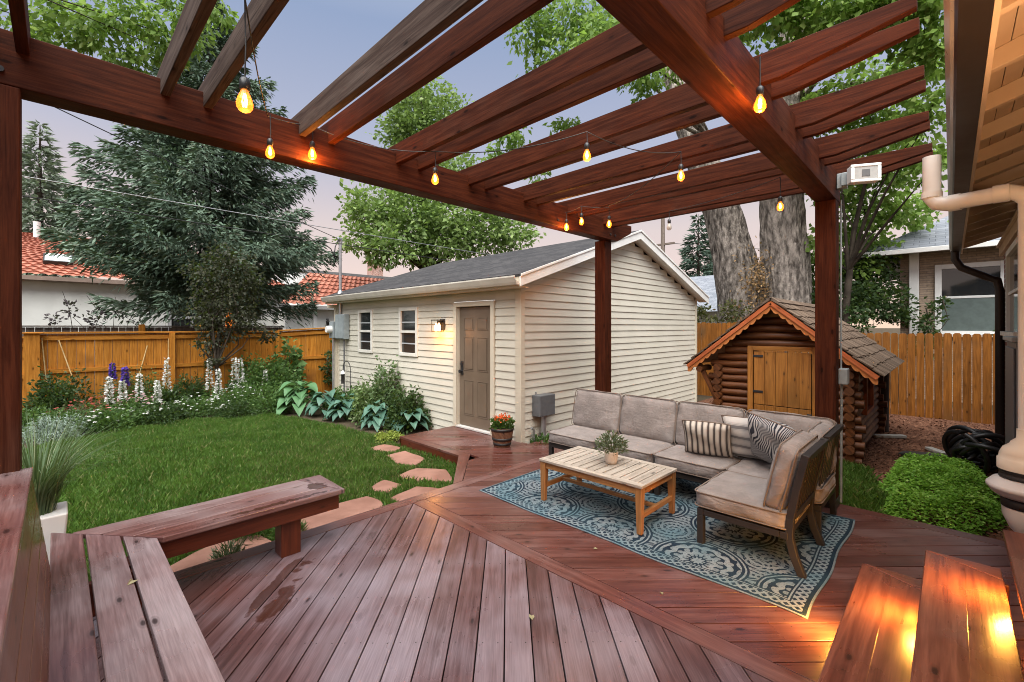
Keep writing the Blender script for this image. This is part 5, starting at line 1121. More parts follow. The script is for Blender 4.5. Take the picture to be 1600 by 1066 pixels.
# utility pole and power lines
up = thing('utility_pole', 'distant wooden utility pole above the garage ridge', 'utility pole', (28.5, 13.8, -.2)); mb = MB(); mb.tube([(28.5, 13.8, -.2), (28.5, 13.8, 9.6)], [.17, .12], 10); mb.build('pole', plank('pole_wood', (.12, .09, .07), (.2, .16, .13), rough=.8), up); mb = MB(); mb.bx(28.42, 28.58, 13.0, 14.6, 7.2, 7.32); mb.build('cross_arm', plank('arm_wood', (.12, .09, .07), (.2, .16, .13), rough=.8), up)
for a, b, d, r, lb in (((-2.2, 8.15, 5.27), (4.72, 10.5, 3.84), .05, .008, 'dark service cable falling to the garage mast'), ((-7.0, 10.0, 4.1), (28.5, 13.8, 4.8), .12, .009, 'long pale utility cable crossing the spruce, upper of two'), ((-7.0, 10.0, 3.85), (28.5, 13.8, 4.3), .16, .010, 'long dark utility cable crossing the spruce, lower of two'), ((28.5, 13.4, 7.3), (44, -2, 6.8), .3, .02, 'utility cable leaving the far pole towards the big tree')):
    mb = MB(); mb.tube(sag(a, b, d, 20), r, 5); tag(mb.build('utility_cable', STEEL if 'pale' in lb else RUBBER), lb, 'cable')

# ---------------------------------------------------------------- vegetation
BARK = simple('furrowed_bark', (.075, .064, .055), (.42, .365, .315), 3.2, .95, .05, stretch=(3, 3, 1.0), bump=1, bscale=6, bdist=.10, detail=9)
BARKD = simple('dark_bark', (.035, .028, .022), (.075, .06, .045), 4, .9, .1, bump=.6, bscale=14, bdist=.02)
SPR = leafmat('spruce_needles', (.035, .070, .045), (.205, .285, .205), (.07, .065, .04), .08, .65, .5)
SPRD = leafmat('dark_conifer_needles', (.035, .065, .045), (.08, .12, .09), None, .08, .65, .6)
SPRL = leafmat('pale_spruce_needles', (.13, .17, .12), (.26, .31, .235), None, .12, .65, .5)
MAPL = leafmat('maple_leaf', (.12, .22, .04), (.32, .48, .11), (.46, .58, .20), .5, .5, .7)
ASHL = leafmat('ash_leaf', (.09, .18, .035), (.25, .38, .085), (.38, .50, .17), .5, .5, .7)
DECL = leafmat('elm_leaf', (.095, .165, .045), (.25, .36, .11), (.37, .47, .19), .4, .5, .35)
SHRL = leafmat('shrub_leaf', (.03, .075, .018), (.10, .185, .05), (.16, .24, .08), .3, .5, 2.5)
DARKL = leafmat('dark_shrub_leaf', (.02, .045, .015), (.055, .095, .03), (.10, .15, .06), .25, .5, 2)
PLUML = leafmat('bronze_leaf', (.022, .024, .014), (.06, .066, .036), (.09, .085, .05), .2, .55, 2)

def crown(clumps, per, leaf, mat, parent, name='crown', aspect=.6, droop=.5, spread=.55):
    """many small leaves scattered round twiggy clumps; the gaps between clumps stay open"""
    PP, DD, LL = [], [], []
    for (x, y, z, r) in clumps:
        k = max(3, int(per * r * r / .25 / 14))
        sub = nrm(rng.normal(size=(k, 3))) * (rng.uniform(0, 1, (k, 1)) ** .45) * r * np.array([1, 1, .85])
        for c in sub:
            n = rng.integers(9, 20); s = min(.5, r * .42) * rng.uniform(.6, 1.2)
            o = rng.normal(size=(n, 3)) * s * spread * np.array([1, 1, .6])
            PP.append(np.array([x, y, z]) + c + o)
            DD.append(nrm(o + c * .3) + rng.normal(size=(n, 3)) * .45 + np.array([0, 0, -droop])); LL.append(leaf * rng.uniform(.4, 1.45, n))
    P, D, L_ = np.concatenate(PP), np.concatenate(DD), np.concatenate(LL)
    return leaves(name, P, D, L_, L_ * aspect, mat, parent)
def limbs(parent, base, tips, r0, mat, name='limb', rt=.015):
    base = Vector(base)
    mb = MB()
    for t in tips:
        t = Vector(t); m1 = base.lerp(t, .4) + Vector((random.uniform(-.3, .3), random.uniform(-.3, .3), (t - base).length * .10)); m2 = base.lerp(t, .75) + Vector((random.uniform(-.2, .2),) * 2 + ((t - base).length * .06,))
        mb.tube([base, m1, m2, t], [r0, r0 * .6, r0 * .3, rt], 7)
    return mb.build(name, mat, parent)
def spruce(label, base, H, Rad, mat, nb=230, cards=330, z0=.9, cl=.26, name='spruce_tree', top=.85, tier=.42, jit=.35):
    bx0, by0, bz0 = base; t = thing(name, label, 'tree', base)
    mb = MB(); mb.tube([(bx0, by0, bz0), (bx0, by0, bz0 + H * .5), (bx0, by0, bz0 + H * .99)], [H * .022, H * .013, .02], 10); mb.build('trunk', BARKD, t)
    PP, DD = [], []; tw = MB(); ga_ = 0
    for b in range(nb):
        f = (b + rng.uniform(0, 1)) / nb; z = z0 + (H - z0) * (f ** 1.12); z = z0 + round((z - z0) / tier) * tier + rng.uniform(-.09, .09); ga_ += 2.39996; az = ga_ + rng.uniform(-.3, .3)
        l = Rad * max(.01, 1 - z / H) ** top * rng.uniform(1 - jit, 1.08) + .12
        if z < z0 + 1.1: l *= rng.uniform(.45, .8)
        n = max(8, int(cards * (l / Rad) ** 1.15)); u = rng.uniform(.12, 1, n) ** .8; lat = rng.normal(size=n) * .15 * l * (1.1 - u) + rng.normal(size=n) * .06
        o = np.array([math.cos(az), math.sin(az), 0]); s = np.array([-math.sin(az), math.cos(az), 0])
        dz = l * (-.42 * u + .30 * u ** 3) + .12 * l * (z / H)
        hang = -np.abs(rng.normal(size=n)) * .19 * min(1, l / 2) * 1.2
        P = np.array([bx0, by0, bz0 + z]) + o * (u * l)[:, None] + s * lat[:, None] + np.array([0, 0, 1]) * (dz + hang)[:, None]
        D = o * rng.uniform(.5, 1.2, (n, 1)) + s * (np.sign(lat) * rng.uniform(.3, .7, n))[:, None] + np.array([0, 0, 1]) * (hang * 1.8 + rng.uniform(-.5, .4, n))[:, None]
        PP.append(P); DD.append(D)
        if l > .5 and b % 2 == 0: tw.tube([(bx0 + o[0] * l * q, by0 + o[1] * l * q, bz0 + z + l * (-.42 * q + .30 * q ** 3)) for q in (0, .35, .7, .95)], [.03, .022, .012, .005], 4, caps=False)
    tw.build('branches', BARKD, t)
    P, D = np.concatenate(PP), np.concatenate(DD); n = len(P)
    leaves('crown', P, D, rng.uniform(.55, 1.2, n) * cl, cl * .24, mat, t, bend=.15, kite=.4)
    return t
spruce('large blue-green spruce with drooping boughs behind the orange fence', (3.35, 16.6, -.2), 12.2, 4.9, SPR, 215, 1150, z0=3.1, cl=.23, top=.66, tier=.56, jit=.48)
spruce('narrow pale spruce in the distance at the left', (-.75, 40, -.2), 14.5, 3.6, SPRL, 200, 150, z0=1, cl=.5, jit=.2)
spruce('dark distant conifer behind the garage gable', (32.4, 13.0, -.2), 10.0, 3.2, SPRD, 150, 110, z0=1, cl=.5)

BIGC = [ (8.18, 7.37, 9.14, 0.63), (8.62, 6.92, 8.36, 0.71), (8.95, 6.59, 9.30, 0.79), (9.94, 6.30, 9.15, 0.74), (8.78, 7.47, 8.00, 0.49), (10.05, 5.46, 8.04, 0.55), (10.74, 5.47, 7.67, 0.41), (8.56, 8.41, 6.81, 0.55), (8.66, 9.02, 6.39, 0.45), (9.64, 7.31, 6.98, 0.43), (8.44, 5.68, 8.18, 0.57), (9.04, 7.92, 5.86, 0.31), (11.69, 5.22, 8.96, 0.69), (11.27, 4.22, 9.30, 0.95), (9.49, 5.32, 9.11, 0.68) ]
MAP = [ (10.95, 3.13, 8.61, 0.79), (11.55, 2.51, 8.47, 0.79), (11.55, 1.80, 8.40, 0.82), (12.12, 1.22, 7.86, 0.82), (12.66, 2.10, 8.05, 0.68), (12.82, 2.65, 8.04, 0.63), (11.84, 0.79, 8.05, 0.71), (12.20, 0.42, 7.54, 0.58), (12.38, 0.24, 6.89, 0.52), (11.88, 0.18, 7.77, 0.49), (13.36, 0.67, 7.04, 0.57), (13.81, 1.64, 7.25, 0.71), (13.86, 2.30, 6.84, 0.66), (14.25, 1.19, 6.46, 0.71), (12.88, 0.45, 5.95, 0.48), (13.12, 0.20, 5.14, 0.41), (14.47, 0.97, 5.68, 0.71), (15.07, 1.79, 6.04, 0.77), (14.58, 2.28, 5.35, 0.52), (15.19, 1.67, 4.83, 0.69), (15.91, 0.93, 4.83, 0.69), (15.95, 1.61, 3.89, 0.63), (15.19, 2.38, 4.07, 0.63), (15.51, 2.06, 3.35, 0.63), (14.10, 2.77, 7.41, 0.60), (12.38, 0.24, 6.25, 0.39) ]
DEC = [ (13.74, 20.25, 13.62, 1.89), (13.02, 20.99, 12.07, 1.38), (14.71, 19.27, 12.76, 1.55), (13.74, 20.25, 11.90, 1.55), (11.27, 19.92, 7.42, 1.58), (12.38, 18.79, 7.11, 1.89), (13.70, 17.44, 6.79, 1.73), (15.48, 17.06, 6.70, 1.65), (16.41, 16.12, 6.37, 1.15), (10.61, 20.59, 7.42, 1.10), (11.18, 18.58, 5.66, 1.35), (13.26, 17.89, 5.53, 1.42), (10.55, 19.23, 5.36, 0.90), (13.17, 19.41, 9.33, 1.98), (14.56, 18.00, 9.33, 1.32), (13.81, 21.61, 14.65, 1.00), (9.92, 19.87, 5.96, 0.75), (15.94, 16.59, 7.68, 0.82) ]
TL = [ (-0.37, 11.08, 6.89, 0.38), (0.00, 9.98, 6.64, 0.40), (0.42, 9.56, 6.44, 0.40), (0.78, 9.20, 6.59, 0.40), (1.16, 9.09, 6.47, 0.41), (0.64, 9.34, 6.04, 0.25), (0.94, 9.31, 6.06, 0.23), (0.14, 9.84, 6.24, 0.28), (1.51, 9.16, 7.00, 0.38), (1.60, 9.21, 6.63, 0.27), (-0.21, 10.49, 6.27, 0.15), (1.91, 8.90, 7.17, 0.30), (1.34, 9.19, 6.24, 0.19) ]
BUSH = [ (16.88, 2.08, 2.51, 0.68), (18.00, 1.66, 2.94, 0.70), (17.70, 1.25, 2.42, 0.58), (17.72, 1.94, 3.54, 0.70), (18.86, 1.50, 4.03, 0.58), (16.57, 2.12, 1.93, 0.48), (18.17, 0.92, 2.13, 0.35) ]
# the big double trunk and its canopy
bt_ = thing('cottonwood_tree', 'huge old tree with two furrowed trunks behind the log playhouse', 'tree', (14.6, 4.1, -.2))
def bark_trunk(mb, pts, rs, n=26):
    P = [Vector(p) for p in pts]; vs, fs = [], []; N = 34
    rows = 40
    for i in range(rows + 1):
        t = i / rows * (len(P) - 1); k = min(int(t), len(P) - 2); f = t - k; f = f * f * (3 - 2 * f); c = P[k].lerp(P[k + 1], t - k); r = rs[k] + (rs[k + 1] - rs[k]) * f
        for j in range(N):
            a = 6.283 * j / N; rr = r * (1 + .055 * math.sin(7 * a + 1.5 * math.sin(i * .35)) + .045 * math.sin(13 * a + i * .6) + random.uniform(-.025, .025)); vs.append(c + Vector((rr * math.cos(a), rr * math.sin(a), 0)))
    fs = [(i * N + j, i * N + (j + 1) % N, (i + 1) * N + (j + 1) % N, (i + 1) * N + j) for i in range(rows) for j in range(N)]
    mb.poly(vs, fs, sm=True, g=(0, 0, 1))
mb = MB(); bark_trunk(mb, [(14.5, 4.48, -.2), (14.5, 4.50, 2.6), (14.45, 5.02, 5.2), (14.4, 6.0, 8.0), (14.3, 7.1, 12)], [.85, .64, .54, .42, .22]); mb.build('trunk', BARK, bt_)
mb = MB(); bark_trunk(mb, [(14.6, 3.40, -.2), (14.6, 3.40, 2.6), (14.6, 3.48, 5.2), (14.5, 3.3, 8.5), (14.2, 2.7, 12)], [.85, .63, .55, .46, .25]); mb.build('trunk', BARK, bt_)
limbs(bt_, (14.2, 5.3, 7.5), [c[:3] for c in BIGC[::3]], .07, BARK); limbs(bt_, (14.4, 2.9, 8), [c[:3] for c in MAP[1:14:3]], .07, BARK)
crown(BIGC, 430, .135, ASHL, bt_, droop=.9)
crown([(x, y, z + .35, r) for x, y, z, r in MAP[:14]], 400, .15, MAPL, bt_, droop=.7, aspect=.75)
mb = MB(); k_ = 0
P = np.array([14.0, 3.95, 2.9]) + rng.normal(size=(700, 3)) * [.25, .22, .45]; leaves('sprays', P, rng.normal(size=(700, 3)) + [-.5, 0, .2], .10, .05, leafmat('dry_sprout', (.25, .14, .06), (.42, .27, .14), None, .2), bt_)
mp = thing('maple_tree', 'bright green maple between the right post and the brick bungalow', 'tree', (14.3, 2.0, -.2))
mb = MB(); mb.tube([(14.3, 2.0, -.2), (14.35, 1.95, 2.2), (14.5, 1.8, 4.2), (14.2, 1.4, 6.0)], [.10, .085, .06, .025], 8); mb.build('trunk', BARKD, mp)
limbs(mp, (14.4, 1.9, 3.2), [c[:3] for c in MAP[14:]], .045, BARKD, rt=.008); crown(MAP[14:], 400, .145, MAPL, mp, droop=.6, aspect=.75)
dt_ = thing('elm_tree', 'tall leafy tree rising behind the garage roof', 'tree', (13.3, 19.3, -.2))
mb = MB(); mb.tube([(13.3, 19.3, -.2), (13.3, 19.3, 5), (13.5, 19.8, 10), (13.6, 20.2, 14.5)], [.35, .28, .16, .04], 9); mb.build('trunk', BARKD, dt_); limbs(dt_, (13.3, 19.3, 4.6), [c[:3] for c in DEC], .11, BARKD); crown(DEC, 150, .23, DECL, dt_, droop=.3)
tl = thing('ash_tree', 'leafy branch of a near tree hanging in at the upper left', 'tree', (-4.5, 9.0, -.2))
mb = MB(); mb.tube([(-4.5, 9, -.2), (-4.4, 9, 3), (-4, 9.2, 6), (-3.6, 9.3, 9)], [.28, .24, .18, .06], 10); mb.build('trunk', BARKD, tl); limbs(tl, (-4.1, 9.1, 5.2), [c[:3] for c in TL[::4]], .03, BARKD, rt=.006); crown(TL + [(-2, 9.5, 7.4, 1.0), (-3.4, 9.6, 8.2, 1.2), (-4.6, 8.4, 8.4, 1.2), (-1.2, 9.2, 7.0, .6)], 620, .115, ASHL, tl, droop=.8, aspect=.5)
sb = thing('shrub', 'dense dark shrub crowding behind the right fence', 'shrub', (15.2, 1.7, -.2), 'shrubs behind the right fence'); f_ = .88
crown([(x * f_, y * f_ + .15, 1.72 + (z - 1.72) * f_, r * .95) for x, y, z, r in BUSH], 900, .10, DARKL, sb, 'foliage', droop=.2); limbs(sb, (15, 1.8, -.2), [(15, 1.9, 2.2), (15.5, 1.6, 2.6), (15.3, 1.7, 3.2)], .04, BARKD, 'stem')
sb = thing('shrub', 'tall green shrub between the double trunk and the right post', 'shrub', (15.6, 2.9, -.2), 'shrubs behind the right fence'); crown([(15.6, 2.9, 2.2, .7), (15.4, 3.0, 3.0, .55), (15.6, 2.7, 3.7, .5), (15.8, 2.9, 1.2, .8), (15.0, 2.5, 1.6, .6)], 700, .10, SHRL, sb, 'foliage', droop=.2); limbs(sb, (15.5, 2.8, -.2), [(15.6, 2.9, 3.2), (15.4, 3, 2.6)], .04, BARKD, 'stem')
sb = thing('shrub', 'twiggy shrub climbing by the white window of the bungalow', 'shrub', (15.2, .45, -.2), 'shrubs behind the right fence'); crown([(15.3, .42, 1.75, .28), (15.3, .30, 2.15, .2), (15.3, .5, 1.3, .35), (15.3, .15, 2.35, .13), (15.2, -1.0, 1.6, .2)], 900, .09, DARKL, sb, 'foliage', droop=.1); limbs(sb, (15.3, .4, -.2), [(15.3, .15, 2.4), (15.3, .45, 2.2)], .02, BARKD, 'stem')
sb = thing('shrub', 'reddish vine shrub at the far corner of the garage gable', 'shrub', (12.9, 5.5, -.2), 'shrubs behind the right fence'); crown([(13.2, 5.6, 2.25, .35), (13.0, 5.1, 2.05, .3), (13.4, 4.4, 2.1, .4), (12.9, 5.75, 1.5, .35)], 800, .09, leafmat('vine_leaf', (.05, .055, .02), (.12, .12, .045), (.22, .09, .05), .25), sb, 'foliage', droop=.2); limbs(sb, (13, 5.5, -.2), [(13.2, 5.6, 2.4), (13.3, 4.5, 2.2)], .02, BARKD, 'stem')
# plum-like tree hanging over the back fence
pt = thing('small_tree', 'small dark bronze-leaved tree in front of the orange fence', 'tree', (2.6, 12.1, -.17))
PL = [(2.55, 12.1, .95, .22), (2.5, 12.2, 1.35, .35), (2.75, 12.2, 1.75, .45), (2.35, 12.2, 1.9, .35), (3.05, 12.3, 2.1, .45), (2.6, 12.3, 2.4, .5), (3.3, 12.3, 1.75, .3), (2.9, 12.3, 2.9, .5), (2.4, 12.3, 2.95, .4), (3.3, 12.4, 2.75, .4), (2.7, 12.4, 3.4, .4), (3.7, 12.4, 1.55, .25), (3.2, 12.4, 3.3, .3)]
mb = MB(); mb.tube([(2.6, 12.1, -.17), (2.58, 12.1, .8), (2.65, 12.2, 1.6), (2.75, 12.3, 2.6)], [.05, .045, .035, .015], 8); mb.build('trunk', BARKD, pt); limbs(pt, (2.58, 12.1, .8), [c[:3] for c in PL], .022, BARKD, rt=.004); crown(PL, 800, .075, PLUML, pt, droop=.7)
bsh = thing('shrub', 'sparse purple-leaved shrub showing over the fence against the white wall', 'shrub', (.95, 17.6, -.2)); crown([(.3, 17.6, 2.2, .35), (.9, 17.6, 1.9, .4), (1.3, 17.6, 2.2, .4), (1.7, 17.6, 1.9, .35), (.0, 17.6, 1.9, .25)], 170, .10, leafmat('purple_leaf', (.03, .025, .028), (.07, .055, .06), None, .1), bsh, 'foliage', droop=0); limbs(bsh, (.95, 17.6, -.2), [(.1, 17.6, 2.7), (.6, 17.6, 2.6), (1.2, 17.6, 2.6), (1.7, 17.6, 2.3), (.3, 17.6, 2.0)], .02, BARKD, 'stem', .006)

# ---- flower bed
def mound(label, c, r, h, per, leaf, mat, group='bedding plants by the fence', cat='plant', name='shrub', aspect=.55, droop=.0, flowers=None, nf=0, fs=.05, stems=True):
    x, y, z = c; t = thing(name, label, cat, c, group)
    n = per; a = rng.uniform(0, 6.28, n); u = rng.uniform(0, 1, n) ** .5; v = rng.uniform(.05, 1, n) ** .8
    k = u * np.sqrt(np.clip(1 - v ** 2 * .75, 0, 1)); wob = 1 + .25 * np.sin(3 * a + x * 9) + .15 * np.sin(5 * a + y * 7)
    P = np.stack([x + np.cos(a) * r * k * wob, y + np.sin(a) * r * k * wob, z + v * h * (.75 + .25 * np.sin(4 * a + x * 3) * u + .12 * rng.normal(size=n))], 1)
    D = np.stack([np.cos(a) * u, np.sin(a) * u, .35 + rng.normal(size=n) * .5 - droop], 1) + rng.normal(size=(n, 3)) * .45
    l = leaf * rng.uniform(.6, 1.3, n); leaves('foliage', P, D, l, l * aspect, mat, t)
    if stems:
        mb = MB()
        for i in range(9): q = i * .7; mb.tube([(x, y, z), (x + r * .35 * math.cos(q), y + r * .35 * math.sin(q), z + h * .5), (x + r * .6 * math.cos(q), y + r * .6 * math.sin(q), z + h * .85)], [.008, .006, .003], 4, caps=False)
        mb.build('stem', BARKD, t)
    if flowers:
        a = rng.uniform(0, 6.28, nf); u = rng.uniform(0, 1, nf) ** .5; zz = z + h * (1.08 - u * .5) + rng.uniform(-.05, .1, nf); C0 = np.stack([x + np.cos(a) * r * u * 1.05, y + np.sin(a) * r * u * 1.05, zz], 1)
        C6 = np.repeat(C0, 6, 0); an = np.tile(np.arange(6) * 1.047, nf) + np.repeat(rng.uniform(0, 1, nf), 6); tl_ = np.repeat(rng.normal(size=(nf, 3)) * .5, 6, 0)
        leaves('blossoms', C6, np.stack([np.cos(an), np.sin(an), .25 + 0 * an], 1) + tl_, fs, fs * .75, flowers, t, up=(0, 0, 1))
    return t
WHITEP = leafmat('white_petal', (.62, .62, .58), (.80, .80, .78), None, .25)
REDP = leafmat('coral_petal', (.36, .06, .055), (.52, .14, .12), None, .25)
PURP = leafmat('violet_petal', (.06, .03, .30), (.14, .07, .45), None, .2)
SILV = leafmat('silver_leaf', (.20, .27, .22), (.38, .46, .40), None, .15)
G0 = -.17
mound('dark bushy shrub in front of the flat orange corner post', (-.02, 12.5, G0), .50, .95, 2600, .075, DARKL)
mound('low tangled green plant at the left edge of the flower bed', (-.35, 11.9, G0), .50, .42, 1600, .06, SHRL)
mound('coral-red flowering plant farthest left in the bed', (.30, 11.7, G0), .45, .42, 1500, .05, leafmat('reddish_leaf', (.06, .07, .03), (.14, .11, .06), None, .2), flowers=REDP, nf=70, fs=.035)
mound('coral-red flowering plant just left of the purple spikes', (.85, 12.3, G0), .42, .58, 1300, .05, SHRL, flowers=REDP, nf=80, fs=.035)
mound('airy grey-green bush behind the purple flower spikes', (1.0, 12.65, G0), .5, 1.0, 1500, .05, leafmat('airy_leaf', (.06, .09, .04), (.14, .16, .08), None, .2))
mound('silvery mound of pale leaves at the near left corner of the bed', (-.05, 10.55, G0), .42, .42, 3200, .05, SILV, aspect=.25)
mound('leafy green mound behind the silvery plant', (.1, 11.05, G0), .55, .45, 2400, .06, SHRL)
mound('white daisy clump nearest the silvery plant', (.75, 10.95, G0), .50, .40, 2600, .055, SHRL, flowers=WHITEP, nf=34, fs=.038)
mound('white daisy clump below the tallest white spike', (1.45, 11.1, G0), .50, .36, 2400, .055, DARKL, flowers=WHITEP, nf=26, fs=.034)
mound('small white-flowered mound left of centre under the middle fence post', (2.0, 11.3, G0), .45, .42, 2000, .05, SHRL, flowers=WHITEP, nf=40, fs=.03)
mound('dark green shrub right under the middle fence post', (1.70, 12.0, G0), .33, .62, 1500, .065, DARKL)
mound('white-flowered bush under the bronze-leaved tree', (2.75, 11.2, G0), .55, .55, 2600, .05, SHRL, flowers=WHITEP, nf=60, fs=.032)
mound('low dark green mound at the front of the bed, under the bronze tree', (2.6, 10.65, G0), .45, .35, 2000, .05, DARKL)
mound('big green shrub in the corner of the fence', (3.6, 12.0, G0), .75, 1.15, 5200, .085, SHRL)
mound('mid-green shrub in front of the corner shrub', (3.35, 11.15, G0), .6, .6, 3000, .06, SHRL)
mound('fine-leaved green plant beside the blue-green hosta', (3.25, 10.55, G0), .45, .42, 2000, .05, SHRL)
mound('large-leaved light green plant climbing the fence post', (4.35, 12.55, G0), .28, 1.5, 420, .16, leafmat('big_green_leaf', (.06, .14, .04), (.14, .24, .08), None, .3), aspect=.8)
mound('tall airy green bush against the fence behind the white spikes', (1.35, 12.6, G0), .45, .85, 2000, .055, SHRL)
mound('leafy green bush against the fence right of the middle post', (2.15, 12.55, G0), .45, .75, 2200, .06, DARKL)
mound('pink-flowered plant between the daisies and the purple spikes', (1.1, 11.6, G0), .42, .5, 1500, .05, SHRL, flowers=leafmat('pink_petal', (.55, .28, .32), (.72, .45, .48), None, .25), nf=50, fs=.035)
mound('bushy green plant filling the bed below the bronze tree', (3.05, 11.9, G0), .5, .7, 2400, .06, SHRL, flowers=WHITEP, nf=30, fs=.032)
mound('variegated leafy bush spilling along the garage wall', (4.45, 8.35, G0), .50, .75, 3800, .075, leafmat('variegated_leaf', (.07, .13, .04), (.20, .27, .11), (.42, .47, .30), .3))
mound('tall loose bush below the garage windows', (4.62, 8.0, G0), .36, 1.18, 1500, .085, leafmat('pale_bush_leaf', (.07, .13, .05), (.17, .24, .11), (.36, .42, .28), .3))
mound('dark green bush by the garage wall nearest the door', (4.5, 7.15, G0), .42, .72, 2800, .07, DARKL)
mound('leafy bush behind the hostas beside the shepherd hook', (4.4, 9.35, G0), .45, .55, 2200, .07, SHRL)
mound('tiny yellow-green plant at the edge of the small deck', (3.82, 6.62, -.15), .24, .14, 700, .05, leafmat('lime_leaf', (.20, .27, .04), (.34, .40, .10), None, .3))
mound('small weedy plant by the electrical box', (5.15, 4.42, -.16), .22, .24, 500, .06, SHRL, group=None)
mound('grass tuft beside the red flagstone under the bench', (1.20, 4.42, -.15), .13, .15, 500, .09, SHRL, group='tufts along the deck edge', aspect=.12, droop=-.8, stems=False)
mound('grass tuft at the deck edge between two red flagstones', (1.44, 4.15, -.15), .12, .12, 450, .08, SHRL, group='tufts along the deck edge', aspect=.12, droop=-.8, stems=False)
mound('grey-green tuft under the bench seat', (.93, 4.02, -.15), .11, .17, 500, .07, leafmat('grey_tuft', (.09, .12, .07), (.17, .2, .12), None, .2), group='tufts along the deck edge', aspect=.12, droop=-.8, stems=False)
mound('rusty brown shrub at the foot of the log playhouse', (7.15, 2.95, -.16), .38, .55, 1500, .055, leafmat('rusty_leaf', (.10, .04, .02), (.20, .09, .05), None, .2), group=None)
vn = thing('vine', 'climbing vine on the fence end next to the garage corner', 'plant', (5.2, 12.8, -.17)); crown([(5.55, 12.8, .2, .2), (5.5, 12.8, .55, .28), (5.6, 12.8, .9, .25), (5.7, 12.8, 1.25, .15)], 700, .09, DARKL, vn, 'foliage', droop=.3); limbs(vn, (5.6, 12.8, -.17), [(5.7, 12.8, 1.4), (5.45, 12.8, .8)], .015, BARKD, 'stem')
def spike(label, c, h, mat, w=.05, name='delphinium', n=120, lean=0, k0=.42):
    x, y, z = c; t = thing(name, label, 'flower', c, 'tall flower spikes in the bed'); mb = MB(); tx, ty = x + lean, y - lean * .3
    mb.tube([(x, y, z), (tx, ty, z + h)], .007, 5); mb.build('stem', SHRL, t)
    k = k0 + (1 - k0) * np.clip(np.round(rng.uniform(0, 1, n) * 11) / 11 + rng.normal(size=n) * .02, 0, 1); a = rng.uniform(0, 6.28, n); rr = w * (1.5 - k * 1.25) * rng.uniform(.6, 1.3, n); P = np.stack([x + lean * k + np.cos(a) * rr, y + np.sin(a) * rr, z + h * k], 1)
    D = np.stack([np.cos(a), np.sin(a), rng.normal(size=n) * .5], 1); leaves('blossoms', P, D, .052, .055, mat, t)
    k = rng.uniform(.0, .45, 60); a = rng.uniform(0, 6.28, 60); P = np.stack([x + np.cos(a) * .05, y + np.sin(a) * .05, z + h * k], 1); leaves('foliage', P, np.stack([np.cos(a), np.sin(a), rng.uniform(0, .6, 60)], 1), .11, .05, SHRL, t)
for lb, c, h in (('short white flower spike farthest left, under the purple ones', (.72, 11.9, G0), .88), ('white flower spike second from the left, leaning beside the purple ones', (.92, 11.9, G0), .80), ('white flower spike just right of the purple ones', (1.18, 11.9, G0), .92),
                 ('bushy low white flower spike in front of the tallest one', (1.42, 11.5, G0), .78), ('tallest white flower spike left of the middle fence post', (1.66, 12.1, G0), 1.22), ('slender white flower spike just right of the middle fence post', (2.42, 12.0, G0), 1.15),
                 ('short white flower spike between the two pairs of tall ones', (2.55, 11.8, G0), .92), ('tall white flower spike, left of the close pair under the bronze tree', (2.88, 11.9, G0), 1.16), ('tall white flower spike, right of the close pair under the bronze tree', (3.0, 11.85, G0), 1.15), ('thin white flower spike right of the bronze tree stem', (3.45, 11.6, G0), .85)):
    spike(lb, c, h, WHITEP)
spike('purple flower spike, the upper left one of the two', (.80, 12.4, G0), 1.12, PURP, .05, k0=.72); spike('purple flower spike, the lower right one of the two', (.98, 12.2, G0), 1.05, PURP, .06, k0=.66)
mound('white iris bloom low at the front of the bed', (2.42, 10.75, G0), .10, .2, 90, .1, SHRL, flowers=WHITEP, nf=9, fs=.08, name='iris', cat='flower', stems=False)
for p0, p1, lb in (((-.1, 12.85, -.1), (-.22, 12.9, 1.5), 'pale bamboo stake beside the flat orange post, the upright one'), ((.42, 12.6, -.1), (.02, 12.9, 1.45), 'pale bamboo stake leaning against the fence at the left'), ((1.78, 12.85, -.1), (1.80, 12.9, 1.45), 'thin stake standing just left of the middle fence post'), ((1.1, 12.8, -.1), (1.42, 12.9, 1.3), 'thin dark stake behind the white spikes')):
    mb = MB(); mb.tube([p0, p1], .011, 6); tag(mb.build('garden_stake', simple('bamboo', (.45, .30, .13), (.6, .43, .2), 5, .6)), lb, 'garden stake', 'stakes in the flower bed')
ld_ = thing('trellis_ladder', 'tiny orange wooden ladder trellis against the fence beside the middle post', 'trellis', (1.6, 12.85, -.17)); mb = MB(); mb.bx(1.50, 1.52, 12.83, 12.85, -.17, .75, g=(0, 0, 1)); mb.bx(1.73, 1.75, 12.83, 12.85, -.17, .95, g=(0, 0, 1)); mb.build('side_rail', FENCE, ld_)
for z in (.1, .25, .40, .55, .70): mb = MB(); mb.bx(1.521, 1.729, 12.832, 12.848, z, z + .025); mb.build('rung', FENCE, ld_)
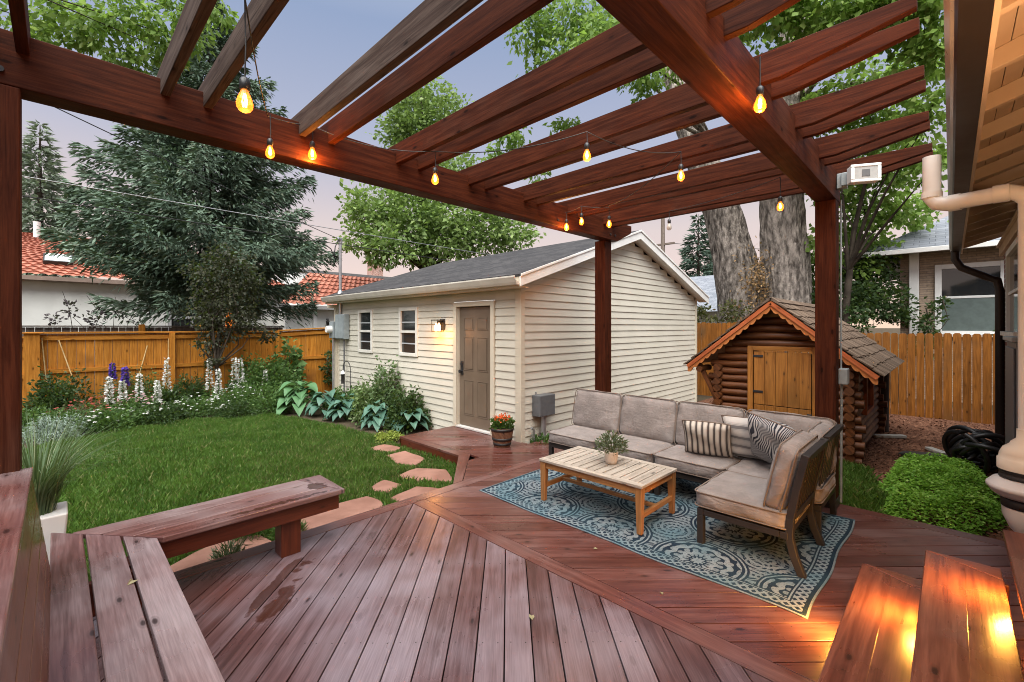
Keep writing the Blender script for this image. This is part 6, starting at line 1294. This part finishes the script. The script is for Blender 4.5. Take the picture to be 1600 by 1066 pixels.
# ---- hostas: arching, ribbed leaves
def hosta(label, c, r, n, ll, mat):
    x, y, z = c; t = thing('hosta', label, 'plant', c, 'hostas along the bed'); vs, fs = [], []; nu, nv = 7, 4
    for i in range(n):
        az = rng.uniform(0, 6.283); lev = (i + .5) / n; L_ = ll * rng.uniform(.75, 1.15); W = L_ * rng.uniform(.78, .98); st = r * (.25 + .65 * lev) * rng.uniform(.8, 1.1); h = (.42 - .30 * lev) * rng.uniform(.85, 1.2) * r / .45
        o = np.array([math.cos(az), math.sin(az), 0]); s = np.array([-math.sin(az), math.cos(az), 0]); base = len(vs)
        for a in range(nu):
            u = a / (nu - 1); w = W / 2 * (math.sin(math.pi * min(1, u * .93 + .07) ** .75)) ** .8 if u < 1 else .003
            for b in range(nv + 1):
                q = b / nv * 2 - 1; p = np.array([x, y, z + h]) + o * (st * .6 + u * L_ * .92) + s * q * w + np.array([0, 0, 1]) * (.14 * L_ * math.sin(u * 2.2) - (.55 + .3 * lev) * L_ * u * u * .75 + abs(q) * w * .45 + .006 * math.sin(q * 9))
                vs.append(p)
        for a in range(nu - 1):
            for b in range(nv): k = base + a * (nv + 1) + b; fs.append((k, k + 1, k + nv + 2, k + nv + 1))
    npmesh('foliage', np.array(vs), np.array(fs), mat, t, True)
    mb = MB()
    for i in range(8): q = i * .8; mb.tube([(x, y, z), (x + r * .4 * math.cos(q), y + r * .4 * math.sin(q), z + .26)], .008, 4)
    mb.build('stem', SHRL, t)
BLUEH = leafmat('blue_hosta_leaf', (.04, .10, .072), (.10, .20, .145), None, .15, .4, 3); GRNH = leafmat('green_hosta_leaf', (.06, .15, .06), (.13, .26, .12), None, .2, .4, 3)
hosta('large bright green hosta farthest from the deck', (3.75, 10.3, G0), .60, 44, .33, GRNH)
hosta('blue-green hosta to the right of the largest one', (4.05, 9.55, G0), .50, 40, .26, BLUEH)
hosta('blue-green hosta at the middle of the row along the lawn', (4.10, 8.75, G0), .45, 40, .24, BLUEH)
hosta('blue-green hosta below the dark bush', (4.2, 7.65, G0), .42, 36, .22, BLUEH)
hosta('smallest green-blue hosta right beside the small deck', (4.45, 6.95, G0), .40, 30, .21, BLUEH)
# ---- ornamental grass in a white pot behind the bench
gp = thing('grass_planter', 'white square pot of tall ornamental grass behind the bench', 'planter', (-.10, 4.28, -.15)); px_, py_ = -.10, 4.28
mb = MB(); mb.hexa([(px_ - .10, py_ - .10, -.149), (px_ + .10, py_ - .10, -.149), (px_ + .10, py_ + .10, -.149), (px_ - .10, py_ + .10, -.149), (px_ - .15, py_ - .15, .50), (px_ + .15, py_ - .15, .50), (px_ + .15, py_ + .15, .50), (px_ - .15, py_ + .15, .50)], (0, 0, 1)); mb.build('pot', WHITE, gp, bevel=.01)
vs, fs = [], []
for i in range(520):
    az = rng.uniform(0, 6.283); L_ = rng.uniform(.45, .85); cu = rng.uniform(.1, 1.0); e0 = rng.uniform(.0, .09); o = np.array([math.cos(az), math.sin(az), 0]); s = np.array([-math.sin(az), math.cos(az), 0]); b0 = len(vs)
    for a in range(6):
        u = a / 5; p = np.array([px_, py_, .47]) + o * (e0 + L_ * (.16 * u + cu * .55 * u * u)) + np.array([0, 0, 1]) * L_ * (u * .95 - cu * .45 * u ** 2.3); w = .0042 * (1 - u) + .0006
        vs += [p - s * w, p + s * w]
    for a in range(5): k = b0 + a * 2; fs.append((k, k + 1, k + 3, k + 2))
npmesh('foliage', np.array(vs), np.array(fs), leafmat('grass_strand', (.06, .11, .045), (.18, .25, .13), (.30, .33, .2), .2), gp)
# ---- creeping green ground cover beyond the deck
n = 26000; X = rng.uniform(5.45, 8.3, n); Y = rng.uniform(-.5, .75, n); q_ = ((X - 6.85) / 1.45) ** 2 + ((Y - .08 + (X - 6.85) * .03) / .50) ** 2 + .18 * np.sin(X * 7 + Y * 5) + .12 * np.sin(Y * 13); k = q_ < 1; X, Y, q_ = X[k], Y[k], q_[k]; n = len(X)
hz_ = .27 * np.sqrt(np.clip(1 - q_, 0, 1)) * (1 + .25 * np.sin(X * 9) * np.sin(Y * 11)) ; P = np.stack([X, Y, -.16 + hz_ * rng.uniform(.55, 1.12, n)], 1); D = rng.normal(size=(n, 3)) * [1, 1, .4] + [0, 0, .1]
tag(leaves('ground_cover', P, D, rng.uniform(.02, .042, n), rng.uniform(.02, .034, n), leafmat('creeper_leaf', (.10, .26, .022), (.28, .50, .07), (.40, .60, .15), .45, .5, 5), up=(0, 0, 1)), kind='stuff')
mb = MB()
for (x, y, a, l) in ((1.9, 1.9, .6, .06), (2.9, 1.9, 2, .035), (3.0, 2.5, .3, .03), (2.2, 2.6, 1.2, .03), (1.35, 1.5, .9, .05), (.27, 3.1, .4, .05), (4.6, .3, 1, .03), (2.7, 1.2, .5, .04)): pass
for (x, y, z, a, l, lb) in ((1.95, 1.75, .003, .6, .05, 'small dry twig fallen across a deck board gap'), (2.93, 1.95, .003, 2, .035, 'small pale fallen leaf on the deck near the rug edge'), (2.72, 1.32, .003, .4, .03, 'tiny white fallen petal on the divider board'), (.245, 2.95, .422, .5, .055, 'small green fallen leaf on the bench seat')):
    P = np.array([[x, y, z]] * 2); tag(leaves('fallen_leaf', P, np.array([[math.cos(a), math.sin(a), .12], [math.cos(a + .5), math.sin(a + .5), .2]]), l, l * .4, leafmat('fallen', (.2, .2, .1), (.4, .36, .22), None, .1), up=(0, 0, 1)), lb, 'leaf')
